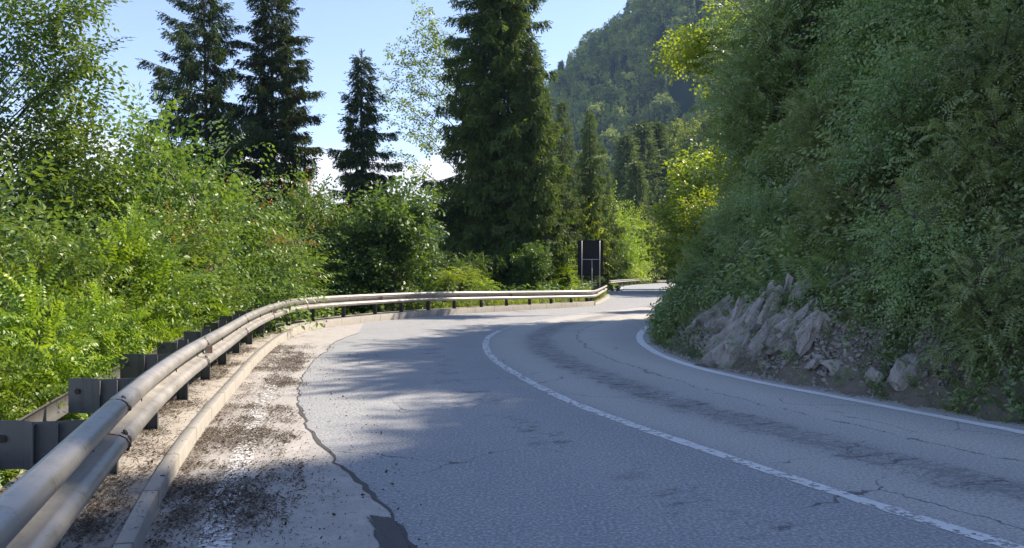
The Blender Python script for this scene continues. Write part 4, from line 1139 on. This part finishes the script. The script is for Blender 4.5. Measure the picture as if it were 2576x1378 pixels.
for i, (px, py, s_, lab) in enumerate([(2480, 150, 1.0, 'pale bare dead branch in the top right of the hillside'), (2320, 330, .8, 'thin leafless twig lying on the upper slope'), (1985, 700, .6, 'fallen dead stick slanting over the rock outcrop'), (2190, 690, .6, 'broken dead stem in the plants at mid slope')]):
    d = np.linspace(5, 45, 900); x = (px - CX) / F * d; w_ = np.where(height(x, d) > EYE - (py - HY) / F * d)[0]; dd = d[w_[0]] - .5 if len(w_) else 15.0
    rr = random.Random(i + 5); root = empty('dead_branch', ((px - CX) / F * dd, dd, EYE - (py - HY) / F * dd + .1)); w = MB()
    P = [Vector((-.9, 0, -.45)), Vector((-.3, -.1, -.1)), Vector((.3, -.15, .12)), Vector((1.0, -.2, .5))]; w.tube(P, [.02, .016, .011, .004], 5)
    tw = MB()
    for k in range(9):
        t = rr.uniform(.1, .95) * 3; j = int(t); b_ = P[j].lerp(P[min(j + 1, 3)], t - j); q = b_ + Vector((rr.uniform(.1, .6), rr.uniform(-.3, .2), rr.uniform(-.3, .45)))
        tw.tube([b_, b_.lerp(q, .5) + Vector((0, 0, .04)), q], [.007, .005, .002], 4)
    w.build('branch', M['bark_pale'], root, smooth=True); tw.build('twigs', M['bark_pale'], root, smooth=True); root.scale = (s_, s_, s_); tag(root, lab, 'branch')
# ---------------------------------------------------------------- rock outcrop, scree, litter
m, N, L, out = mat_new('limestone'); g = NG(N, L)
co = N.new('ShaderNodeTexCoord'); ob = co.outputs['Object']
st = g.noise(g.mapping(ob, (1, 1, .45)), 6, 8, .72); n2 = g.noise(ob, 22, 5, .65)
c = g.mix(st.outputs[0], (.24, .225, .205), (.54, .51, .47))
c = g.mix(g.ramp(n2.outputs[0], .42, .30), c, (.07, .065, .055))
c = g.mix(g.ramp(g.noise(ob, 2.1, 4).outputs[0], .56, .7, 0, .5), c, (.20, .15, .10))
principled(g, out, c, .9, normal=g.bump(g.math('ADD', st.outputs[0], g.math('MULTIPLY', n2.outputs[0], .4)), .9, .06), spec=.25)
M['rock'] = m

def rock_bm(bm, c, size, rot, seed, pts=16, cuts=2, rough=.10):
    """a cracked block: convex hull of random points, subdivided and roughened"""
    r = random.Random(seed); b = bmesh.new()
    for _ in range(pts):
        v = Vector((r.uniform(-1, 1), r.uniform(-1, 1), r.uniform(-1, 1)))
        mx = max(abs(v.x), abs(v.y), abs(v.z)); v = v / mx * r.uniform(.8, 1)
        b.verts.new((v.x * size[0], v.y * size[1], v.z * size[2]))
    h = bmesh.ops.convex_hull(b, input=b.verts[:])
    bmesh.ops.delete(b, geom=[g_ for g_ in h['geom_interior'] if isinstance(g_, bmesh.types.BMVert)], context='VERTS')
    if cuts: bmesh.ops.subdivide_edges(b, edges=b.edges[:], cuts=cuts, use_grid_fill=True)
    mn = min(size)
    for v in b.verts:
        p = v.co * (1.2 / max(.2, mn)) + Vector((seed, 0, 0))
        n = mnoise.noise_vector(p) + .5 * mnoise.noise_vector(p * 2.3)
        ridge = abs(mnoise.noise(Vector((p.x * 3, p.y * 3, p.z * .5))))
        v.co += n * rough * mn * 1.6 - v.co.normalized() * ridge * rough * mn * 2.2
    R = rot.to_matrix() if hasattr(rot, 'to_matrix') else rot
    V = [R @ v.co + Vector(c) for v in b.verts]
    n0 = [bm.verts.new(p) for p in V]; b.verts.index_update()
    for f_ in b.faces:
        try: bm.faces.new([n0[v.index] for v in f_.verts])
        except ValueError: pass
    b.free()
from mathutils import Euler
def slab_bm(bm, size, seed):
    """a long cracked slab: jittered box, cut finely, with lengthwise ridges"""
    r = random.Random(seed)
    bmesh.ops.create_cube(bm, size=2)
    for v in bm.verts:
        tp = 1 - .35 * r.random() if v.co.z > 0 else 1
        v.co = Vector((v.co.x * tp * r.uniform(.6, 1.05), v.co.y * r.uniform(.7, 1.0), v.co.z * r.uniform(.72, 1.12)))
    bmesh.ops.subdivide_edges(bm, edges=bm.edges[:], cuts=9, use_grid_fill=True)
    for v in bm.verts:
        p = v.co; q = Vector((p.x * size[0], p.y * size[1], p.z * size[2]))
        k = mnoise.noise(Vector((q.x * 6 + seed, q.y * 6, q.z * 3))); k2 = mnoise.noise(Vector((q.x * 17, q.y * 17 + seed, q.z * 11))); k3 = mnoise.cell(Vector((q.x * 5 + q.z * 1.5 + seed, q.y * 4, q.z * 2.6)))
        n = Vector((p.x, p.y, p.z * .3)); n = n.normalized() if n.length > 0 else n
        v.co = q + n * (k * .06 + k2 * .03 + (k3 - .5) * .085) + Vector((0, 0, mnoise.noise(q * 6 + Vector((seed, 0, 0))) * .09))
def hill_hit(px, py):
    d = np.linspace(5, 45, 1600); x = (px - CX) / F * d; hh = height(x, d); w_ = np.where(hh > EYE - (py - HY) / F * d)[0]
    dd = d[w_[0]] if len(w_) else 16.0
    return (px - CX) / F * dd, dd, float(height((px - CX) / F * dd, dd))
oc = hill_hit(1870, 860)
out_e = empty('rock_outcrop', (oc[0], oc[1], oc[2]))
tag(out_e, 'pale grey fractured limestone outcrop with tilted slabs at the foot of the hillside', 'rock')
# tilted slabs: (px, py of the middle, half length along the lean, half width, lean in the picture)
slabs = [(1835, 862, .62, .30, -32), (1878, 842, .80, .30, -35), (1905, 815, .70, .26, -30), (1848, 810, .40, .20, -38), (1940, 800, .42, .22, -26), (1968, 786, .44, .24, -22), (1990, 790, .40, .2, -24),
         (1950, 835, .35, .26, -40), (2010, 820, .38, .26, -45), (1782, 812, .34, .22, -45), (1805, 800, .38, .2, -40), (2038, 850, .3, .2, -50), (1985, 860, .28, .2, -50), (1925, 872, .34, .22, -42), (2045, 800, .3, .16, -20)]
for i, (px, py, a, b, ln) in enumerate(slabs):
    x, y, z = hill_hit(px, py); az = math.atan2(x, y)
    rt = Matrix.Rotation(-az, 3, 'Z') @ Matrix.Rotation(math.radians(-ln + r_.uniform(-6, 6)), 3, 'Y') @ Matrix.Rotation(math.radians(-20), 3, 'X')
    bm = bmesh.new(); slab_bm(bm, (b * .8, .34, a), 300 + i)
    me = bpy.data.meshes.new('slab'); bm.to_mesh(me); bm.free(); me.materials.append(M['rock'])
    o = bpy.data.objects.new('slab', me); COL.objects.link(o); o.parent = out_e
    o.matrix_basis = Matrix.Translation((x - oc[0], y - oc[1] + .1, z - oc[2] + .04)) @ rt.to_4x4()
x, y, z = hill_hit(2281, 935)
bm = bmesh.new(); rock_bm(bm, (0, 0, 0), (.17, .16, .36), Euler((-.5, .38, -.4)), 340, 15, 4, .12)
me = bpy.data.meshes.new('pale_slab'); bm.to_mesh(me); bm.free(); me.materials.append(M['rock']); o = bpy.data.objects.new('pale_slab', me); COL.objects.link(o)
o.location = (x, y, z); tag(o, 'single smooth pale slab leaning in the plants right of the scree', 'rock')
for i, (px, py, s_, lab) in enumerate([(2115, 935, .17, 'angular stone with a dark split above the scree, left of the pale slab'), (2200, 960, .13, 'small pale stone under the leaves between scree and leaning slab'), (1905, 640, .45, 'ivy-grown grey boulder high above the outcrop'),
                                       (2050, 930, .10, 'light stone lying in the middle of the scree')]):
    x, y, z = hill_hit(px, py) if py > 700 else hill_hit(px, py)
    bm = bmesh.new(); rock_bm(bm, (0, 0, 0), (s_ * 1.3, s_, s_ * .8), Euler((.3, .5, i)), 350 + i, 14, 3, .14)
    me = bpy.data.meshes.new('boulder'); bm.to_mesh(me); bm.free(); me.materials.append(M['rock']); o = bpy.data.objects.new('boulder', me); COL.objects.link(o)
    o.location = (x, y, z + s_ * .2); tag(o, lab, 'rock')
# scree: small angular stones
rng = np.random.default_rng(90)
protos = []
for i in range(8):
    bm = bmesh.new(); rock_bm(bm, (0, 0, 0), (1, .75, .5), Euler((0, 0, 0)), 400 + i, 9, 0, .05)
    bmesh.ops.triangulate(bm, faces=bm.faces[:])
    bm.verts.index_update(); protos.append((np.array([v.co[:] for v in bm.verts]), np.array([[v.index for v in f.verts] for f in bm.faces]))); bm.free()
def stones(O, S, rng, flat=.5):
    parts = []
    A = rng.uniform(0, 6.28, len(O)); T = rng.normal(0, flat, (len(O), 2)); pick = rng.integers(0, 8, len(O))
    for i in range(len(O)):
        v, f = protos[pick[i]]
        R = np.array(Euler((T[i, 0], T[i, 1], A[i])).to_matrix()); parts.append((v @ R.T * S[i] + O[i], f))
    return merge(parts)
X = rng.uniform(2.2, 9, 240000); Y = rng.uniform(5, 26, 240000); sr = path_dist(X, Y, RIGHT)[0]
w_ = np.exp(-((Y - 12.6) / 3.6) ** 2)
k_ = (sr > -.12) & (sr < .35 + 2.6 * w_) & (rng.uniform(size=len(X)) < (.10 + .9 * w_) * np.clip(1.15 - sr / 3, .1, 1))
X, Y, sr, w_ = X[k_], Y[k_], sr[k_], w_[k_]
S = .012 + rng.exponential(.016, len(X)) * (.35 + .9 * w_); S = np.clip(S, .008, .10); S[sr < .15] *= .55
v, f = stones(np.c_[X, Y, np.maximum(height(X, Y), road_z(Y)) + S * .2], S, rng)
tag(mesh_obj('scree', v, f, M['rock']), 'loose pale stones fallen from the hillside along the white edge line', 'gravel', kind='stuff')

# leaf litter, spruce twigs and pebbles on the shoulder and the walkway
m, N, L, out = mat_new('litter'); g = NG(N, L)
geo = N.new('ShaderNodeNewGeometry')
principled(g, out, g.mix(geo.outputs['Random Per Island'], (.04, .032, .025), (.16, .125, .09)), .9, spec=.2)
M['litter'] = m
rng = np.random.default_rng(91)
def litter_pts(n, y0, y1, o0, o1, thr, ph):
    P = KERB; s = arclen(P); i0, i1 = np.interp(y0, P[:, 1], s), np.interp(y1, P[:, 1], s)
    t = i0 + (i1 - i0) * rng.uniform(0, 1, n) ** 1.5; o_ = rng.uniform(o0, o1, n); NRm = normals(P)
    x = np.interp(t, s, P[:, 0]) - np.interp(t, s, NRm[:, 0]) * o_; y = np.interp(t, s, P[:, 1]) - np.interp(t, s, NRm[:, 1]) * o_
    edge = 1.3 * np.exp(-((o1 - o_) / .1) ** 2) * 0 + 1.5 * np.exp(-((o_ - o0) / .16) ** 2)
    k_ = bumps(x * 1.0 + ph, y + ph, .55) + .6 * bumps(x - ph, y, .2) + rng.normal(0, .6, n) - edge > thr
    return x[k_], y[k_], o_[k_]
V_ = []
for (n, y0, y1, o0, o1, z, thr, ph) in ((90000, 3.2, 16, -.9, -.005, .008, .12, 3), (15000, 3.2, 16, -1.3, -.005, .008, 1.0, 5), (90000, 3.0, 18, .08, .95, .094, -.25, 9), (3000, 3.2, 18, .0, .075, .106, .8, 2)):
    x, y, o_ = litter_pts(n, y0, y1, o0, o1, thr, ph)
    k = len(x); a = rng.uniform(0, 6.28, k); L_ = rng.uniform(.006, .022, k); w = rng.uniform(.0012, .0045, k); big_ = rng.uniform(size=k) < .06; w[big_] *= 2.5
    d = np.c_[np.cos(a), np.sin(a), rng.normal(0, .25, k)] * L_[:, None]; s_ = np.c_[-np.sin(a), np.cos(a), rng.normal(0, .4, k)] * w[:, None]
    c = np.c_[x, y, z + rng.uniform(0, .006, k) + (kz(y) if o1 > 0 else 0)]; c2 = c.copy(); c2[:, 2] += rng.uniform(0, .008, k)
    V_.append(np.stack([c - d, c2 - s_, c + d, c2 + s_], 1).reshape(-1, 3))
V = np.concatenate(V_); Fq = np.arange(len(V)).reshape(-1, 4)
tag(mesh_obj('leaf_litter', V, Fq, M['litter']), 'dry brown leaf and twig litter along the kerb and under the guardrail', 'litter', kind='stuff')
x, y, o_ = litter_pts(1400, 3.4, 14, -1.6, .8, -2, 1); S = rng.uniform(.003, .009, len(x)); S[rng.uniform(size=len(x)) < .05] *= 2
z = np.where(o_ > .075, .094 + kz(y), np.where(o_ > 0, .105 + kz(y), .008))
v, f = stones(np.c_[x, y, z + S * .3], S, rng)
tag(mesh_obj('road_grit', v, f, M['litter']), 'small dark stones scattered over the pale shoulder and walkway', 'gravel', kind='stuff')

# ---------------------------------------------------------------- woods in the distance
def far_forest(name, X, Y, rng, label, hmin, hmax, mats='forest_far', per=60, cl=1.6, conif=.4):
    Z = height(X, Y); O = []; D = []; S = []
    con = rng.uniform(size=len(X)) < conif
    for i in range(len(X)):
        h = rng.uniform(hmin, hmax); r = h * (.16 if con[i] else .30); n = per
        t = rng.uniform(0, 1, n)
        if con[i]:
            rr = r * (1 - t) ** .9 * rng.uniform(.3, 1, n); a = rng.uniform(0, 6.28, n); zz = .08 * h + t * h * .92
            O.append(np.c_[X[i] + np.cos(a) * rr, Y[i] + np.sin(a) * rr, Z[i] + zz]); S.append(np.full(n, cl * .8) * (1.15 - .6 * t))
        else:
            u = rng.normal(size=(n, 3)); u /= np.linalg.norm(u, axis=1)[:, None]; u *= rng.uniform(.5, 1, (n, 1)) ** .5
            O.append(np.c_[X[i] + u[:, 0] * r, Y[i] + u[:, 1] * r, Z[i] + h * .62 + u[:, 2] * h * .36]); S.append(rng.uniform(.7, 1.3, n) * cl)
        D.append(rng.normal(0, 1, (n, 3)))
    v, f = scatter('clump', np.concatenate(O), np.concatenate(D), np.concatenate(S), rng, roll=1)
    return tag(mesh_obj(name, v, f, M[mats]), label, 'woodland', kind='stuff')
rng = np.random.default_rng(55)
X = rng.uniform(-40, 150, 1150); Y = rng.uniform(335, 580, 1150)
far_forest('mountain_forest', X, Y, rng, 'hazy mixed forest covering the steep shaded mountainside', 11, 25, per=170, cl=2.4, conif=.4)
X = rng.uniform(8, 130, 700); Y = rng.uniform(140, 290, 700); sr = path_dist(X, Y, RIGHT)[0]; sl = -path_dist(X, Y, LEFT)[0]
k_ = ((sr > 4) | (sl > 4)) & (X / Y > .105); far_forest('far_wood', X[k_], Y[k_], rng, 'dark wood on the rise behind the far end of the road', 8, 15, per=110, cl=1.7, conif=.35)
X = rng.uniform(-900, 0, 2500); Y = rng.uniform(700, 1300, 2500)
far_forest('valley_forest', X, Y, rng, 'distant forest on the hills across the valley', 12, 22, per=14, cl=9, conif=.2)

# trees that stand out on the mountain ridge and in the middle distance
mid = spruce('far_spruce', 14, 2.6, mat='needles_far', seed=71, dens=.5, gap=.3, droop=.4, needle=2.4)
rg = [(1412, 505, 128, 'lone pointed spruce on the mountain ridge, leftmost against the sky'), (1462, 530, 98, 'thin spruce spike on the mountain ridge right of the lone pointed one'), (1530, 545, 62, 'spruce on the upper ridge where the skyline steps up'),
      (1592, 550, 25, 'topmost ridge spruce left of the hill trees'), (1497, 535, 95, 'small ridge spruce in the dip of the skyline')]
for i, (px, d, tp, lab) in enumerate(rg):
    x, y = px_at(px, d); zb = float(height(x, y)); H_ = z_at(tp, d) - zb; o = mid if i == 0 else copy_tree(mid)
    put(o, x, y, zb - 1, i, max(.7, min(1.9, H_ / 14)), lab, 'tree')
for i, (px, d, tp, lab) in enumerate([(1575, 150, 335, 'middle-distance spruce in front of the mountain, left of the pale-topped wood'), (1612, 160, 305, 'spruce with light tip in the middle-distance wood'), (1648, 165, 300, 'taller spruce in the middle-distance wood right of the light-tipped one'), (1600, 130, 400, 'dark spruce low before the middle-distance wood')]):
    x, y = px_at(px, d); zb = float(height(x, y)); H_ = z_at(tp, d) - zb + 1; o = copy_tree(mid)
    put(o, x, y, zb - 1, i + 9, H_ / 14, lab, 'tree')

# trees on the crest of the hill, above the picture, that throw the striped shade on the bend
crest = []
for i, (x, y, s_) in enumerate([(16.5, 8, 1.15), (15.5, 11.2, .74), (15, 15.5, .74), (14.5, 18.5, .95), (18, 4, 1.25), (20, 0, 1.2), (20, 9, 1.35), (20, 14, 1.2), (20, 18, 1.0), (22.6, 17, 1.0), (18.6, 11.2, .95), (23, 3, 1.3), (24, 6, 1.3), (26, 12, 1.45), (25, 17, 1.1), (31, 14, 1.3)]):
    o = copy_tree(ht); put(o, x, y, None, i * 1.3, s_, 'unseen tree on the crest of the hill, placed to shade the road', 'tree', 'unseen trees on the crest of the hill', sink=.3)

for i, (x, y, s_) in enumerate([(13.5, 27, .62), (16.5, 30, .7), (19, 36, .8), (22, 41, .8), (25, 47, .85), (22, 53, .8), (28, 59, .9), (21, 26, .7), (14.8, 23, .62), (17.5, 24.5, .75), (12.6, 24.2, .5), (19.5, 15.2, .68), (17.8, 15.8, .56), (16.2, 13.6, .42), (20.6, 13.4, .74)]):  # slim spruces out of view, added to cast narrow shadow stripes
    o = copy_tree(mid); put(o, x, y, None, i * 1.7, s_, 'unseen slim spruce on the hill, added to stripe the road with shade', 'tree', 'unseen spruces added for shadow stripes', sink=.3)
# haze
hz = MB(); hz.box((0, 600, 70), (3300, 2300, 400))
m, N, L, out = mat_new('haze'); pv = N.new('ShaderNodeVolumePrincipled')
pv.inputs['Color'].default_value = (.42, .62, 1.0, 1); pv.inputs['Density'].default_value = HAZE; pv.inputs['Anisotropy'].default_value = .0
L.new(pv.outputs[0], out.inputs['Volume'])
tag(hz.build('haze', m), 'thin blue morning haze in the valley air', 'haze', kind='stuff')
